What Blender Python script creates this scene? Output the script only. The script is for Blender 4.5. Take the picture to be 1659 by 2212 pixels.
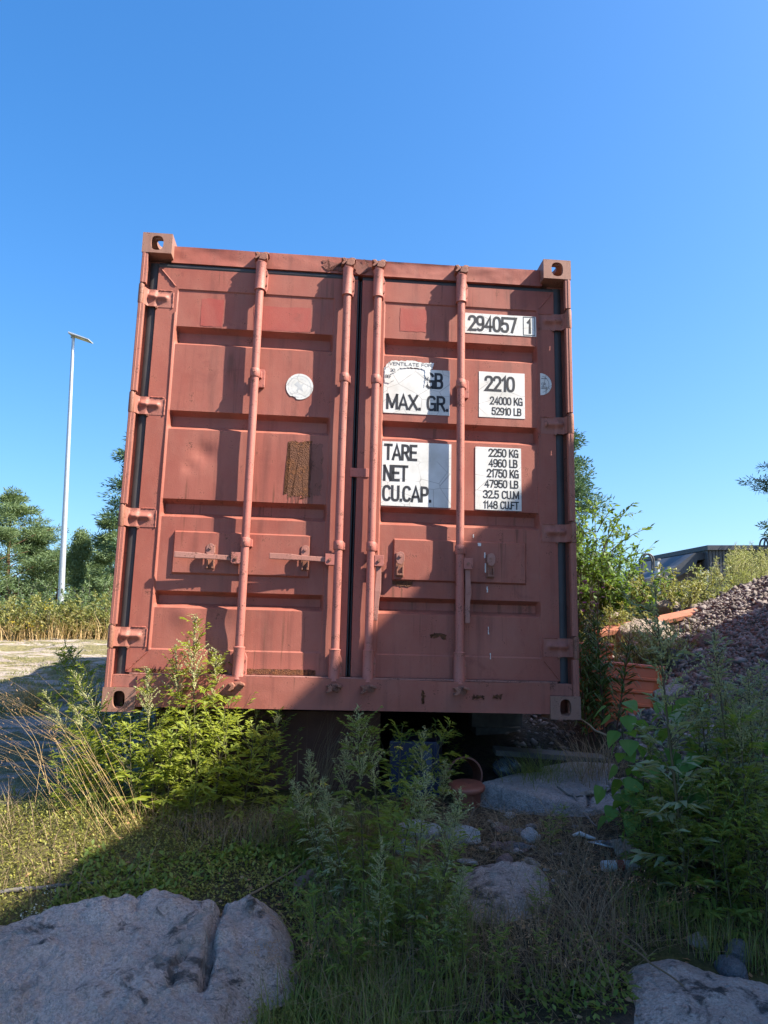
import bpy, bmesh, math, random
import numpy as np
from mathutils import Vector, Matrix, Euler
R = math.radians
rng = np.random.default_rng(7)
random.seed(7)
scene = bpy.context.scene
for o in list(bpy.data.objects):
    bpy.data.objects.remove(o)
col = scene.collection

# ---------------------------------------------------------------- camera
CAM = np.array([0.0, 0.0, 1.5]); PITCH = R(7.1); FPX = 1661.0; IW, IH = 1659.0, 2212.0
cd = bpy.data.cameras.new('camera'); cam = bpy.data.objects.new('camera', cd); col.objects.link(cam)
cd.sensor_fit = 'VERTICAL'; cd.sensor_height = 36.0; cd.lens = FPX / IH * 36.0
cd.clip_start = 0.05; cd.clip_end = 2000.0
cam.location = CAM; cam.rotation_euler = (R(90) + PITCH, 0, 0)
scene.camera = cam

# ---------------------------------------------------------------- container frame (x right, y inward, z up)
CX = Vector((0.9959, 0.0854, -0.0288)); CZ = Vector((0.0236, 0.0615, 0.9978)); CY = -Vector((0.087, -0.9944, 0.0593))
CX.normalize(); CZ = (CZ - CX * CZ.dot(CX)).normalized(); CY = CZ.cross(CX)
CO = Vector((-1.4015, 3.8968, 0.991))
CM = Matrix(((CX.x, CY.x, CZ.x, CO.x), (CX.y, CY.y, CZ.y, CO.y), (CX.z, CY.z, CZ.z, CO.z), (0, 0, 0, 1)))

# ---------------------------------------------------------------- sun, sky, exposure
SUN = (CX * 2.40 + CZ * 2.62 - CY * 1.0).normalized()
sd = bpy.data.lights.new('sun', 'SUN'); sd.energy = 4.6; sd.angle = R(0.53); sd.color = (1.0, 0.93, 0.82)
so = bpy.data.objects.new('sun', sd); col.objects.link(so); so.location = (30, -10, 40)
so.rotation_euler = (-SUN).to_track_quat('-Z', 'Y').to_euler()
world = bpy.data.worlds.new('World'); scene.world = world; world.use_nodes = True
wn = world.node_tree.nodes; wl = world.node_tree.links; wn.clear()
wo = wn.new('ShaderNodeOutputWorld'); bg = wn.new('ShaderNodeBackground'); sk = wn.new('ShaderNodeTexSky')
sk.sky_type = 'NISHITA'; sk.sun_disc = False; sk.sun_elevation = math.asin(SUN.z)
sk.sun_rotation = math.atan2(SUN.x, SUN.y); sk.altitude = 50; sk.air_density = 1.2; sk.dust_density = 2.0; sk.ozone_density = 4.2
bg.inputs['Strength'].default_value = 0.088
hs = wn.new('ShaderNodeHueSaturation'); hs.inputs['Hue'].default_value = 0.503; hs.inputs['Saturation'].default_value = 1.32
tc = wn.new('ShaderNodeTexCoord'); sx = wn.new('ShaderNodeSeparateXYZ'); cx_ = wn.new('ShaderNodeCombineXYZ'); mz = wn.new('ShaderNodeMath'); mz.operation = 'MULTIPLY_ADD'; mz.inputs[1].default_value = 0.89; mz.inputs[2].default_value = 0.09
nv_ = wn.new('ShaderNodeVectorMath'); nv_.operation = 'NORMALIZE'   # clear dry air: the pale horizon band stays thin
wl.new(tc.outputs['Generated'], sx.inputs[0]); wl.new(sx.outputs[0], cx_.inputs[0]); wl.new(sx.outputs[1], cx_.inputs[1]); wl.new(sx.outputs[2], mz.inputs[0]); wl.new(mz.outputs[0], cx_.inputs[2]); wl.new(cx_.outputs[0], nv_.inputs[0]); wl.new(nv_.outputs[0], sk.inputs[0])
wl.new(sk.outputs[0], hs.inputs['Color']); wl.new(hs.outputs[0], bg.inputs[0]); wl.new(bg.outputs[0], wo.inputs[0])
vs = scene.view_settings; vs.view_transform = 'Standard'; vs.look = 'None'; vs.exposure = 1.70; vs.gamma = 1.0; vs.use_curve_mapping = False
scene.render.engine = 'CYCLES'

# ---------------------------------------------------------------- helpers
def at(x, y, Y):
    "point of the place seen at (x, y) of the photograph, Y metres in front of the camera"
    dx = (x - IW / 2) / FPX; dy = (IH / 2 - y) / FPX
    d = np.array([dx, math.cos(PITCH) - dy * math.sin(PITCH), math.sin(PITCH) + dy * math.cos(PITCH)])
    return CAM + d * (Y / d[1])

def _hash(ix, iy, s):
    n = (ix.astype(np.int64) * 374761393 + iy.astype(np.int64) * 668265263 + s * 974711) & 0xffffffff
    n = ((n ^ (n >> 13)) * 1274126177) & 0xffffffff
    return ((n ^ (n >> 16)) & 0xffff) / 65535.0
def vnoise(x, y, s=0):
    x = np.asarray(x, float); y = np.asarray(y, float)
    ix = np.floor(x); iy = np.floor(y); fx = x - ix; fy = y - iy
    fx = fx * fx * (3 - 2 * fx); fy = fy * fy * (3 - 2 * fy)
    a = _hash(ix, iy, s); b = _hash(ix + 1, iy, s); c = _hash(ix, iy + 1, s); d = _hash(ix + 1, iy + 1, s)
    return (a * (1 - fx) + b * fx) * (1 - fy) + (c * (1 - fx) + d * fx) * fy
def fbm(x, y, s=0, o=4):
    t = 0; a = 0.5
    for i in range(o):
        t = t + a * (vnoise(x, y, s + i) - 0.5); x = x * 2.03 + 3.1; y = y * 2.03 + 1.7; a *= 0.5
    return t
def sstep(a, b, x):
    t = np.clip((x - a) / (b - a), 0, 1); return t * t * (3 - 2 * t)

def tag(o, label=None, cat=None, group=None, kind=None):
    if label: o['label'] = label
    if cat: o['category'] = cat
    if group: o['group'] = group
    if kind: o['kind'] = kind
    return o
def empty(name, loc=(0, 0, 0), rz=0.0):
    o = bpy.data.objects.new(name, None); col.objects.link(o); o.empty_display_size = 0.1
    o.location = loc; o.rotation_euler = (0, 0, rz); return o
def link(name, me, mat=None, parent=None, smooth=None):
    o = bpy.data.objects.new(name, me); col.objects.link(o)
    if mat is not None and len(me.materials) == 0: me.materials.append(mat)
    if smooth is not None:
        me.polygons.foreach_set('use_smooth', [True] * len(me.polygons))
        if smooth > 0: me.set_sharp_from_angle(angle=R(smooth))
    if parent: o.parent = parent
    return o
def copy_tree(o, parent=None):
    c = o.copy(); col.objects.link(c); c.parent = parent
    for ch in o.children: copy_tree(ch, c)
    return c

class MB:
    def __init__(s): s.v = []; s.f = []
    def add(s, vs, fs):
        n = len(s.v); s.v.extend([tuple(map(float, p)) for p in vs]); s.f.extend([tuple(i + n for i in f) for f in fs]); return s
    def box(s, x0, x1, y0, y1, z0, z1):
        return s.add([(x0, y0, z0), (x1, y0, z0), (x1, y1, z0), (x0, y1, z0), (x0, y0, z1), (x1, y0, z1), (x1, y1, z1), (x0, y1, z1)],
                     [(0, 3, 2, 1), (4, 5, 6, 7), (0, 1, 5, 4), (1, 2, 6, 5), (2, 3, 7, 6), (3, 0, 4, 7)])
    def prism(s, poly, axis, a, b):
        "poly: 2D points; axis 'z': (x,y) swept along z; 'y': (x,z) along y; 'x': (y,z) along x"
        n = len(poly)
        def p(q, t):
            return {'z': (q[0], q[1], t), 'y': (q[0], t, q[1]), 'x': (t, q[0], q[1])}[axis]
        vs = [p(q, a) for q in poly] + [p(q, b) for q in poly]
        fs = [tuple(range(n)), tuple(range(2 * n - 1, n - 1, -1))] + [(i, i + n, (i + 1) % n + n, (i + 1) % n) for i in range(n)]
        return s.add(vs, fs)
    def tube(s, pts, rad, n=10, caps=True):
        pts = [np.array(p, float) for p in pts]; m = len(pts)
        if np.isscalar(rad): rad = [rad] * m
        base = len(s.v); ref = None
        for i, p in enumerate(pts):
            d = pts[min(i + 1, m - 1)] - pts[max(i - 1, 0)]; d = d / (np.linalg.norm(d) + 1e-9)
            if ref is None: ref = np.array([1, 0, 0]) if abs(d[0]) < 0.8 else np.array([0, 1, 0])
            a = ref - d * (ref @ d); a /= np.linalg.norm(a); ref = a; b = np.cross(d, a)
            for k in range(n):
                t = 2 * math.pi * k / n; s.v.append(tuple(p + (a * math.cos(t) + b * math.sin(t)) * rad[i]))
        for i in range(m - 1):
            for k in range(n):
                s.f.append((base + i * n + k, base + i * n + (k + 1) % n, base + (i + 1) * n + (k + 1) % n, base + (i + 1) * n + k))
        if caps:
            s.f.append(tuple(base + k for k in reversed(range(n)))); s.f.append(tuple(base + (m - 1) * n + k for k in range(n)))
        return s
    def mesh(s, name, bevel=0.0, fix=True):
        me = bpy.data.meshes.new(name); me.from_pydata(s.v, [], s.f)
        if bevel > 0 or fix:
            bm = bmesh.new(); bm.from_mesh(me); bmesh.ops.recalc_face_normals(bm, faces=bm.faces)
            if bevel > 0:
                es = [e for e in bm.edges if len(e.link_faces) == 2 and e.calc_face_angle(0) > 0.5]
                bmesh.ops.bevel(bm, geom=es, offset=bevel, segments=2, profile=0.6, affect='EDGES', clamp_overlap=True)
            bm.to_mesh(me); bm.free()
        return me
    def build(s, name, mat, parent=None, smooth=None, bevel=0.0, fix=True):
        return link(name, s.mesh(name, bevel, fix), mat, parent, smooth)
# ---------------------------------------------------------------- materials
class NT:
    def __init__(s, name):
        s.m = bpy.data.materials.new(name); s.m.use_nodes = True; s.t = s.m.node_tree; s.t.nodes.clear()
        s.out = s.n('ShaderNodeOutputMaterial')
    def n(s, t, **k):
        x = s.t.nodes.new(t)
        for a, b in k.items(): setattr(x, a, b)
        return x
    def l(s, a, b): s.t.links.new(a, b); return s
    def coord(s, kind='Object', scale=(1, 1, 1), loc=(0, 0, 0)):
        c = s.n('ShaderNodeTexCoord'); m = s.n('ShaderNodeMapping'); m.inputs['Scale'].default_value = scale; m.inputs['Location'].default_value = loc
        s.l(c.outputs[kind], m.inputs[0]); return m.outputs[0]
    def noise(s, vec, scale=5, detail=4, rough=0.55, dist=0.0):
        x = s.n('ShaderNodeTexNoise'); x.inputs['Scale'].default_value = scale; x.inputs['Detail'].default_value = detail
        x.inputs['Roughness'].default_value = rough; x.inputs['Distortion'].default_value = dist
        s.l(vec, x.inputs['Vector']); return x.outputs['Fac']
    def voro(s, vec, scale=5, feature='F1', out='Distance', rnd=1.0):
        x = s.n('ShaderNodeTexVoronoi', feature=feature); x.inputs['Scale'].default_value = scale; x.inputs['Randomness'].default_value = rnd
        s.l(vec, x.inputs['Vector']); return x.outputs[out]
    def ramp(s, fac, stops):
        x = s.n('ShaderNodeValToRGB'); e = x.color_ramp.elements
        while len(e) < len(stops): e.new(0.5)
        for i, (p, c) in enumerate(stops):
            e[i].position = p; e[i].color = (c, c, c, 1) if np.isscalar(c) else (*c, 1)
        s.l(fac, x.inputs[0]); return x.outputs[0]
    def mix(s, fac, a, b, mode='MIX'):
        x = s.n('ShaderNodeMix', data_type='RGBA', blend_type=mode)
        for i, v in ((0, fac), (6, a), (7, b)):
            if hasattr(v, 'is_output'): s.l(v, x.inputs[i])
            else: x.inputs[i].default_value = v if i == 0 else (*v, 1)
        return x.outputs[2]
    def math(s, op, a, b=0.0):
        x = s.n('ShaderNodeMath', operation=op)
        for i, v in enumerate((a, b)):
            if hasattr(v, 'is_output'): s.l(v, x.inputs[i])
            else: x.inputs[i].default_value = v
        return x.outputs[0]
    def bsdf(s, color, rough=0.7, metal=0.0, bump=None, bstr=0.3, bdist=0.01, spec=0.5):
        p = s.n('ShaderNodeBsdfPrincipled'); p.inputs['Specular IOR Level'].default_value = spec
        for i, v in (('Base Color', color), ('Roughness', rough), ('Metallic', metal)):
            if hasattr(v, 'is_output'): s.l(v, p.inputs[i])
            else: p.inputs[i].default_value = v if np.isscalar(v) else (*v, 1)
        if bump is not None:
            b = s.n('ShaderNodeBump'); b.inputs['Strength'].default_value = bstr; b.inputs['Distance'].default_value = bdist
            s.l(bump, b.inputs['Height']); s.l(b.outputs[0], p.inputs['Normal'])
        return p
    def done(s, p): s.l(p.outputs[0], s.out.inputs['Surface']); return s.m

def paint_mat(name, base, fade, rust_amt=0.5, streak=1.0, grime=0.35):
    t = NT(name); v = t.coord(); vst = t.coord(scale=(1, 1, 0.06))
    n1 = t.noise(v, 1.7, 5, 0.6); n2 = t.noise(v, 14, 6, 0.65); n3 = t.noise(vst, 16, 4, 0.6); n4 = t.noise(v, 160, 3, 0.6)
    c = t.mix(t.ramp(n1, [(0.3, 0), (0.7, 1)]), base, fade)
    c = t.mix(t.math('MULTIPLY', t.ramp(n3, [(0.52, 0), (0.72, 1)]), grime * streak), c, (0.085, 0.03, 0.022))
    c = t.mix(t.math('MULTIPLY', t.ramp(n2, [(0.5, 0), (0.75, 1)]), 0.25), c, tuple(min(1, x * 1.35 + 0.02) for x in fade))
    # rust runs: sparse long vertical stains
    n5 = t.noise(t.coord(scale=(1, 1, 0.035), loc=(3, 1, 5)), 42, 3, 0.55); n6 = t.noise(v, 2.3, 3, 0.5)
    runs = t.math('MULTIPLY', t.ramp(n5, [(0.60, 0), (0.68, 1)]), t.ramp(n6, [(0.50, 0), (0.60, 1)]))
    c = t.mix(t.math('MULTIPLY', runs, 0.7 * streak), c, (0.12, 0.042, 0.022))
    bl = t.ramp(t.noise(t.coord(loc=(9, 2, 7)), 5.5, 6, 0.7, 0.6), [(0.60, 0), (0.70, 1)]); c = t.mix(t.math('MULTIPLY', bl, 0.55), c, (0.17, 0.042, 0.03))
    ch_ = t.ramp(t.noise(t.coord(scale=(1, 1, 0.45), loc=(2, 8, 3)), 3.2, 7, 0.72, 0.3), [(0.42, 0), (0.62, 1)]); c = t.mix(t.math('MULTIPLY', ch_, 0.26), c, (0.32, 0.15, 0.108))   # chalky fading
    # fine dirt and chips
    sp = t.ramp(t.math('ADD', t.math('MULTIPLY', n2, 0.55), t.math('MULTIPLY', n4, 0.45)), [(0.60 - 0.05 * rust_amt, 0), (0.66 - 0.05 * rust_amt, 1)])
    c = t.mix(t.math('MULTIPLY', sp, 0.75), c, (0.07, 0.026, 0.014))
    rough = t.ramp(n2, [(0.3, 0.5), (0.7, 0.72)])
    bm = t.math('ADD', t.math('MULTIPLY', n4, 0.25), t.math('MULTIPLY', n1, 1.0))
    return t.done(t.bsdf(c, rough, 0, bm, 0.25, 0.012, 0.35))
def simple(name, base, var=0.3, scale=20, rough=0.75, bstr=0.3, metal=0.0, bdist=0.004, base2=None):
    t = NT(name); v = t.coord(); n = t.noise(v, scale, 5, 0.6); n2 = t.noise(v, scale * 7, 3, 0.6)
    b2 = base2 or tuple(x * (1 - var) for x in base)
    c = t.mix(t.ramp(n, [(0.3, 0), (0.7, 1)]), base, b2)
    c = t.mix(t.math('MULTIPLY', n2, 0.25), c, tuple(x * 0.5 for x in base))
    return t.done(t.bsdf(c, rough, metal, t.math('ADD', n, t.math('MULTIPLY', n2, 0.5)), bstr, bdist))
def leaf_mat(name, c1, c2, trans=0.35, rough=0.55, obj_var=0.35):
    t = NT(name); g = t.n('ShaderNodeNewGeometry'); oi = t.n('ShaderNodeObjectInfo')
    f = t.math('ADD', t.math('MULTIPLY', g.outputs['Random Per Island'], 1 - obj_var), t.math('MULTIPLY', oi.outputs['Random'], obj_var))
    c = t.mix(f, c1, c2)
    p = t.bsdf(c, rough, 0, None, spec=0.3)
    tr = t.n('ShaderNodeBsdfTranslucent'); ct = t.mix(0.5, c, (c2[0] * 1.5, c2[1] * 1.6, c2[2] * 0.6))
    t.l(ct, tr.inputs[0]); mx = t.n('ShaderNodeMixShader'); mx.inputs[0].default_value = trans
    t.l(p.outputs[0], mx.inputs[1]); t.l(tr.outputs[0], mx.inputs[2]); t.l(mx.outputs[0], t.out.inputs['Surface']); return t.m

M = {}
RED = (0.25, 0.063, 0.041); REDF = (0.33, 0.106, 0.072)
M['paint'] = paint_mat('container_paint', RED, REDF, 0.35, 1.0, 0.45)
M['paint_rod'] = paint_mat('rod_paint', (0.35, 0.105, 0.08), (0.42, 0.155, 0.12), 1.1, 0.6, 0.4)
M['paint_frame'] = paint_mat('frame_paint', (0.27, 0.085, 0.062), (0.33, 0.13, 0.092), 0.9, 1.0, 0.6)
M['paint_patch'] = paint_mat('patch_paint', (0.29, 0.052, 0.038), (0.33, 0.065, 0.045), 0.2, 0.3, 0.3)
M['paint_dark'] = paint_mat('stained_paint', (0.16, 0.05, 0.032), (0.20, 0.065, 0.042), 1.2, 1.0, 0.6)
M['fitting'] = paint_mat('fitting_rust', (0.24, 0.115, 0.078), (0.30, 0.165, 0.12), 1.2, 0.6, 0.5)
M['iron'] = paint_mat('rusty_iron', (0.20, 0.075, 0.045), (0.30, 0.13, 0.085), 1.6, 0.6, 0.5)
M['worn'] = paint_mat('worn_handle', (0.30, 0.115, 0.085), (0.37, 0.185, 0.145), 1.5, 0.6, 0.5)
t = NT('rust_patch'); v = t.coord(); n = t.noise(v, 60, 5, 0.65); n2 = t.noise(v, 9, 4, 0.6); vo = t.voro(v, 210)
c = t.mix(t.ramp(n, [(0.35, 0), (0.65, 1)]), (0.055, 0.018, 0.008), (0.21, 0.075, 0.022)); c = t.mix(t.ramp(n2, [(0.45, 0), (0.6, 1)]), c, (0.12, 0.045, 0.02))
M['rust'] = t.done(t.bsdf(c, 0.9, 0, t.math('ADD', n, vo), 1.0, 0.006))
M['rubber'] = simple('gasket_rubber', (0.056, 0.052, 0.052), 0.4, 9, 0.6, 0.2)
M['dark'] = simple('dark_void', (0.012, 0.012, 0.014), 0.3, 9, 0.8, 0.1)
t = NT('sticker_vinyl'); v = t.coord(); vo = t.voro(t.coord(scale=(1, 1, 1.3)), 9, 'DISTANCE_TO_EDGE'); n = t.noise(v, 8, 5, 0.6); n3 = t.noise(v, 3.1, 3, 0.5)
vd = t.n('ShaderNodeVectorMath', operation='ADD'); 
crk = t.math('MULTIPLY', t.ramp(vo, [(0.0, 1), (0.02, 0)]), t.ramp(n3, [(0.42, 0), (0.50, 1)]))
c = t.mix(t.ramp(n, [(0.3, 0), (0.75, 1)]), (0.70, 0.685, 0.65), (0.50, 0.475, 0.42)); c = t.mix(t.math('MULTIPLY', crk, 0.75), c, (0.2, 0.17, 0.15))
M['vinyl'] = t.done(t.bsdf(c, 0.55, 0, n, 0.15, 0.003))
M['ink'] = simple('black_ink', (0.022, 0.022, 0.026), 0.3, 12, 0.6, 0.05)
M['ink_soft'] = simple('grey_ink', (0.5, 0.5, 0.49), 0.2, 12, 0.6, 0.05)

def rock_mat(name, a, b, lichen=0.4, speck=1.0, moss=0.0, big=2.0):
    t = NT(name); v = t.coord(); n = t.noise(v, big, 6, 0.62, 0.4); n2 = t.noise(v, big * 9, 5, 0.65); vo = t.voro(v, 150); n4 = t.noise(v, big * 2.6, 6, 0.7, 0.8); n5 = t.noise(v, 95, 4, 0.7)
    c = t.mix(t.ramp(n, [(0.32, 0), (0.68, 1)]), a, b)
    c = t.mix(t.math('MULTIPLY', t.ramp(n5, [(0.46, 0), (0.62, 1)]), 0.55 * speck), c, tuple(x * 0.5 for x in a))
    c = t.mix(t.math('MULTIPLY', t.ramp(vo, [(0.15, 1), (0.4, 0)]), 0.25 * speck), c, tuple(min(1, x * 1.5) for x in b))
    l1 = t.ramp(n4, [(0.52, 0), (0.60, 1)]); c = t.mix(t.math('MULTIPLY', t.math('MULTIPLY', l1, t.ramp(n2, [(0.42, 0), (0.55, 1)])), lichen), c, (0.035, 0.036, 0.034))
    l2 = t.ramp(t.noise(t.coord(loc=(7, 3, 1)), big * 1.7, 6, 0.7, 0.5), [(0.58, 0), (0.66, 1)]); c = t.mix(t.math('MULTIPLY', l2, lichen * 0.8), c, (0.26, 0.29, 0.27))
    pit = t.math('MULTIPLY', t.ramp(t.noise(t.coord(scale=(1, 2.2, 1), loc=(4, 4, 2)), big * 24, 4, 0.65, 0.2), [(0.54, 0), (0.64, 1)]), t.ramp(t.noise(t.coord(loc=(1, 6, 2)), big * 1.6, 4, 0.6, 0.4), [(0.46, 0), (0.60, 1)])); c = t.mix(t.math('MULTIPLY', pit, lichen * 0.8), c, (0.075, 0.07, 0.065))
    mot = t.ramp(t.noise(t.coord(loc=(8, 1, 5)), big * 3.3, 6, 0.7, 0.3), [(0.35, 0), (0.65, 1)]); c = t.mix(t.math('MULTIPLY', mot, 0.35), c, tuple(x * 0.62 for x in a), 'MIX')
    if moss:
        l3 = t.ramp(t.noise(t.coord(loc=(2, 9, 4)), big * 1.1, 6, 0.7, 0.5), [(0.52, 0), (0.62, 1)]); c = t.mix(t.math('MULTIPLY', l3, moss), c, (0.075, 0.08, 0.025))
    bm = t.math('ADD', t.math('ADD', n, t.math('MULTIPLY', n2, 0.8)), t.math('ADD', t.math('MULTIPLY', n5, 0.12), t.math('MULTIPLY', n4, 0.7)))
    return t.done(t.bsdf(c, 0.88, 0, bm, 1.0, 0.10, 0.25))
M['granite'] = rock_mat('granite', (0.46, 0.36, 0.305), (0.64, 0.525, 0.455), 0.95)
M['slab'] = rock_mat('pale_granite', (0.36, 0.31, 0.285), (0.46, 0.405, 0.38), 0.2, 1.0)
M['white_stone'] = rock_mat('white_quartz', (0.62, 0.61, 0.6), (0.74, 0.73, 0.72), 0.08, 0.5, big=6)
M['pink_stone'] = rock_mat('pink_stone', (0.36, 0.24, 0.21), (0.45, 0.33, 0.29), 0.2, 0.8, big=6)
M['grey_stone'] = rock_mat('grey_stone', (0.22, 0.22, 0.23), (0.33, 0.33, 0.34), 0.2, 0.8, big=6)
M['warm_stone'] = rock_mat('warm_stone', (0.42, 0.33, 0.25), (0.54, 0.45, 0.36), 0.2, 0.7, big=3)

# ground: soil, moss and bedrock, zones from the mesh attribute 'zone' (r rock, g moss, b added bounce gravel)
t = NT('ground'); v = t.coord(); at_ = t.n('ShaderNodeVertexColor', layer_name='zone'); sep = t.n('ShaderNodeSeparateColor'); t.l(at_.outputs[0], sep.inputs[0])
n = t.noise(v, 3, 6, 0.65, 0.3); n2 = t.noise(v, 30, 6, 0.7); n3 = t.noise(v, 180, 4, 0.6); nr = t.noise(t.coord(scale=(0.5, 1.4, 4)), 2.4, 7, 0.66, 0.6); fib = t.noise(t.coord(scale=(3, 1, 1)), 70, 4, 0.7, 2.0)
soil = t.mix(t.ramp(n2, [(0.35, 0), (0.65, 1)]), (0.030, 0.023, 0.018), (0.095, 0.070, 0.050)); soil = t.mix(t.ramp(fib, [(0.55, 0), (0.7, 1)]), soil, (0.13, 0.09, 0.055))
soil = t.mix(t.math('MULTIPLY', t.ramp(n, [(0.45, 0), (0.6, 1)]), 0.6), soil, (0.055, 0.05, 0.022))
moss = t.mix(t.ramp(n2, [(0.35, 0), (0.7, 1)]), (0.055, 0.06, 0.018), (0.17, 0.15, 0.045)); moss = t.mix(t.ramp(n, [(0.5, 0), (0.7, 1)]), moss, (0.16, 0.115, 0.06))
rock = t.mix(t.ramp(nr, [(0.35, 0), (0.65, 1)]), (0.31, 0.25, 0.205), (0.44, 0.37, 0.31)); rock = t.mix(t.math('MULTIPLY', t.ramp(n3, [(0.5, 0), (0.65, 1)]), 0.4), rock, (0.14, 0.12, 0.11))
rl = t.math('MULTIPLY', t.ramp(t.noise(t.coord(scale=(0.35, 1.0, 3)), 3.4, 7, 0.7, 0.8), [(0.46, 0), (0.53, 1)]), 0.9); rock = t.mix(rl, rock, t.mix(t.ramp(n2, [(0.35, 0), (0.65, 1)]), (0.085, 0.080, 0.03), (0.25, 0.215, 0.085)))
grv = t.mix(t.ramp(n3, [(0.4, 0), (0.6, 1)]), (0.17, 0.155, 0.14), (0.28, 0.26, 0.235)); c = t.mix(sep.outputs[1], soil, moss); c = t.mix(sep.outputs[2], c, grv); c = t.mix(sep.outputs[0], c, rock)
bm = t.math('ADD', t.math('ADD', n, t.math('MULTIPLY', n2, 0.7)), t.math('MULTIPLY', n3, 0.25))
M['ground'] = t.done(t.bsdf(c, 0.92, 0, bm, 0.9, 0.05, 0.2))
t = NT('gravel'); v = t.coord(); g = t.n('ShaderNodeNewGeometry'); n = t.noise(v, 40, 5, 0.6)
c = t.ramp(g.outputs['Random Per Island'], [(0.0, (0.07, 0.062, 0.055)), (0.3, (0.155, 0.12, 0.10)), (0.55, (0.18, 0.16, 0.145)), (0.78, (0.23, 0.19, 0.165)), (0.93, (0.30, 0.27, 0.245)), (1.0, (0.38, 0.35, 0.33))])
c = t.mix(t.math('MULTIPLY', n, 0.5), c, (0.15, 0.105, 0.09)); M['gravel'] = t.done(t.bsdf(c, 0.9, 0, n, 0.5, 0.01, 0.2))
M['gravel_base'] = simple('gravel_fines', (0.095, 0.075, 0.065), 0.5, 30, 0.95, 0.8, bdist=0.03)
M['orange'] = simple('orange_sheet', (0.62, 0.125, 0.03), 0.25, 6, 0.5, 0.1)
M['galv'] = simple('galvanised', (0.52, 0.54, 0.56), 0.15, 12, 0.45, 0.05, 0.6)
M['lamp_grey'] = simple('lamp_grey', (0.38, 0.40, 0.42), 0.15, 12, 0.5, 0.05, 0.3)
M['blue'] = simple('blue_plastic', (0.012, 0.022, 0.075), 0.25, 8, 0.45, 0.1)
M['blue_pale'] = simple('pale_blue_plastic', (0.09, 0.11, 0.16), 0.25, 8, 0.5, 0.1)
M['terracotta'] = simple('terracotta_plastic', (0.30, 0.095, 0.06), 0.25, 10, 0.55, 0.15)
M['brick'] = simple('red_brick', (0.33, 0.075, 0.045), 0.35, 25, 0.85, 0.5)
M['concrete'] = simple('plinth_concrete', (0.13, 0.062, 0.045), 0.35, 6, 0.9, 0.4)
M['wood'] = simple('grey_wood', (0.17, 0.15, 0.135), 0.4, 20, 0.85, 0.4)
M['plank_red'] = simple('red_plank', (0.42, 0.15, 0.08), 0.3, 12, 0.8, 0.3)
M['plastic_film'] = simple('plastic_film', (0.08, 0.09, 0.105), 0.4, 9, 0.25, 0.6)
M['white_scrap'] = simple('white_scrap', (0.55, 0.55, 0.53), 0.2, 20, 0.7, 0.3)
M['wire'] = simple('wire', (0.07, 0.07, 0.07), 0.3, 20, 0.5, 0.1)
M['roof_dark'] = simple('dark_roofing', (0.055, 0.06, 0.075), 0.2, 3, 0.6, 0.1)
M['clad_dark'] = simple('dark_cladding', (0.085, 0.085, 0.095), 0.25, 4, 0.65, 0.1)
M['clad_brown'] = simple('brown_cladding', (0.12, 0.085, 0.065), 0.25, 4, 0.65, 0.1)
M['clad_grey'] = simple('grey_cladding', (0.34, 0.34, 0.335), 0.12, 2, 0.6, 0.1)
M['glass'] = simple('dark_glass', (0.03, 0.035, 0.04), 0.1, 2, 0.12, 0.0)
M['bark'] = simple('pine_bark', (0.20, 0.095, 0.05), 0.5, 14, 0.9, 0.8, bdist=0.03)
M['bark_grey'] = simple('grey_bark', (0.13, 0.12, 0.10), 0.4, 14, 0.9, 0.6, bdist=0.02)
M['bark_birch'] = simple('birch_bark', (0.55, 0.53, 0.50), 0.5, 6, 0.85, 0.4)
M['stem'] = simple('green_stem', (0.10, 0.085, 0.035), 0.5, 14, 0.7, 0.2)
M['stem_red'] = simple('red_stem', (0.13, 0.05, 0.035), 0.4, 14, 0.7, 0.2)
M['straw'] = leaf_mat('straw', (0.34, 0.215, 0.085), (0.50, 0.35, 0.17), 0.25, 0.6)
M['deadgrass'] = leaf_mat('dead_grass', (0.16, 0.105, 0.06), (0.33, 0.24, 0.145), 0.2, 0.7)
M['spikelet'] = leaf_mat('spikelet', (0.30, 0.15, 0.075), (0.46, 0.29, 0.15), 0.25, 0.6)
M['grass'] = leaf_mat('grass_blade', (0.085, 0.13, 0.025), (0.25, 0.26, 0.07), 0.3)
M['mug'] = leaf_mat('mugwort_leaf', (0.115, 0.185, 0.035), (0.26, 0.31, 0.065), 0.42)
M['mug_sunlit'] = leaf_mat('mugwort_sunlit_leaf', (0.15, 0.21, 0.035), (0.34, 0.36, 0.07), 0.45)  # lit copy of the mugwort leaf: sunlight put into a brighter, yellower colour
M['mug_grey'] = leaf_mat('mugwort_grey_leaf', (0.21, 0.255, 0.13), (0.36, 0.39, 0.215), 0.35)
M['mugflower'] = leaf_mat('mugwort_flower', (0.36, 0.37, 0.16), (0.58, 0.55, 0.28), 0.25, 0.7)
M['mugyellow'] = leaf_mat('yellow_leaf', (0.38, 0.30, 0.03), (0.5, 0.42, 0.06), 0.3)
M['pine'] = leaf_mat('pine_needles', (0.060, 0.105, 0.045), (0.15, 0.20, 0.085), 0.25, 0.6)
M['pine_dark'] = leaf_mat('dark_needles', (0.034, 0.075, 0.038), (0.085, 0.14, 0.065), 0.2, 0.6)
M['birch'] = leaf_mat('birch_leaf', (0.07, 0.115, 0.045), (0.15, 0.20, 0.08), 0.3)
M['willow'] = leaf_mat('willow_leaf', (0.06, 0.125, 0.022), (0.16, 0.23, 0.05), 0.35)
M['scrub'] = leaf_mat('scrub_leaf', (0.115, 0.14, 0.038), (0.28, 0.26, 0.08), 0.3)
M['scrub2'] = leaf_mat('scrub_brown_leaf', (0.10, 0.115, 0.03), (0.26, 0.21, 0.07), 0.3)
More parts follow.
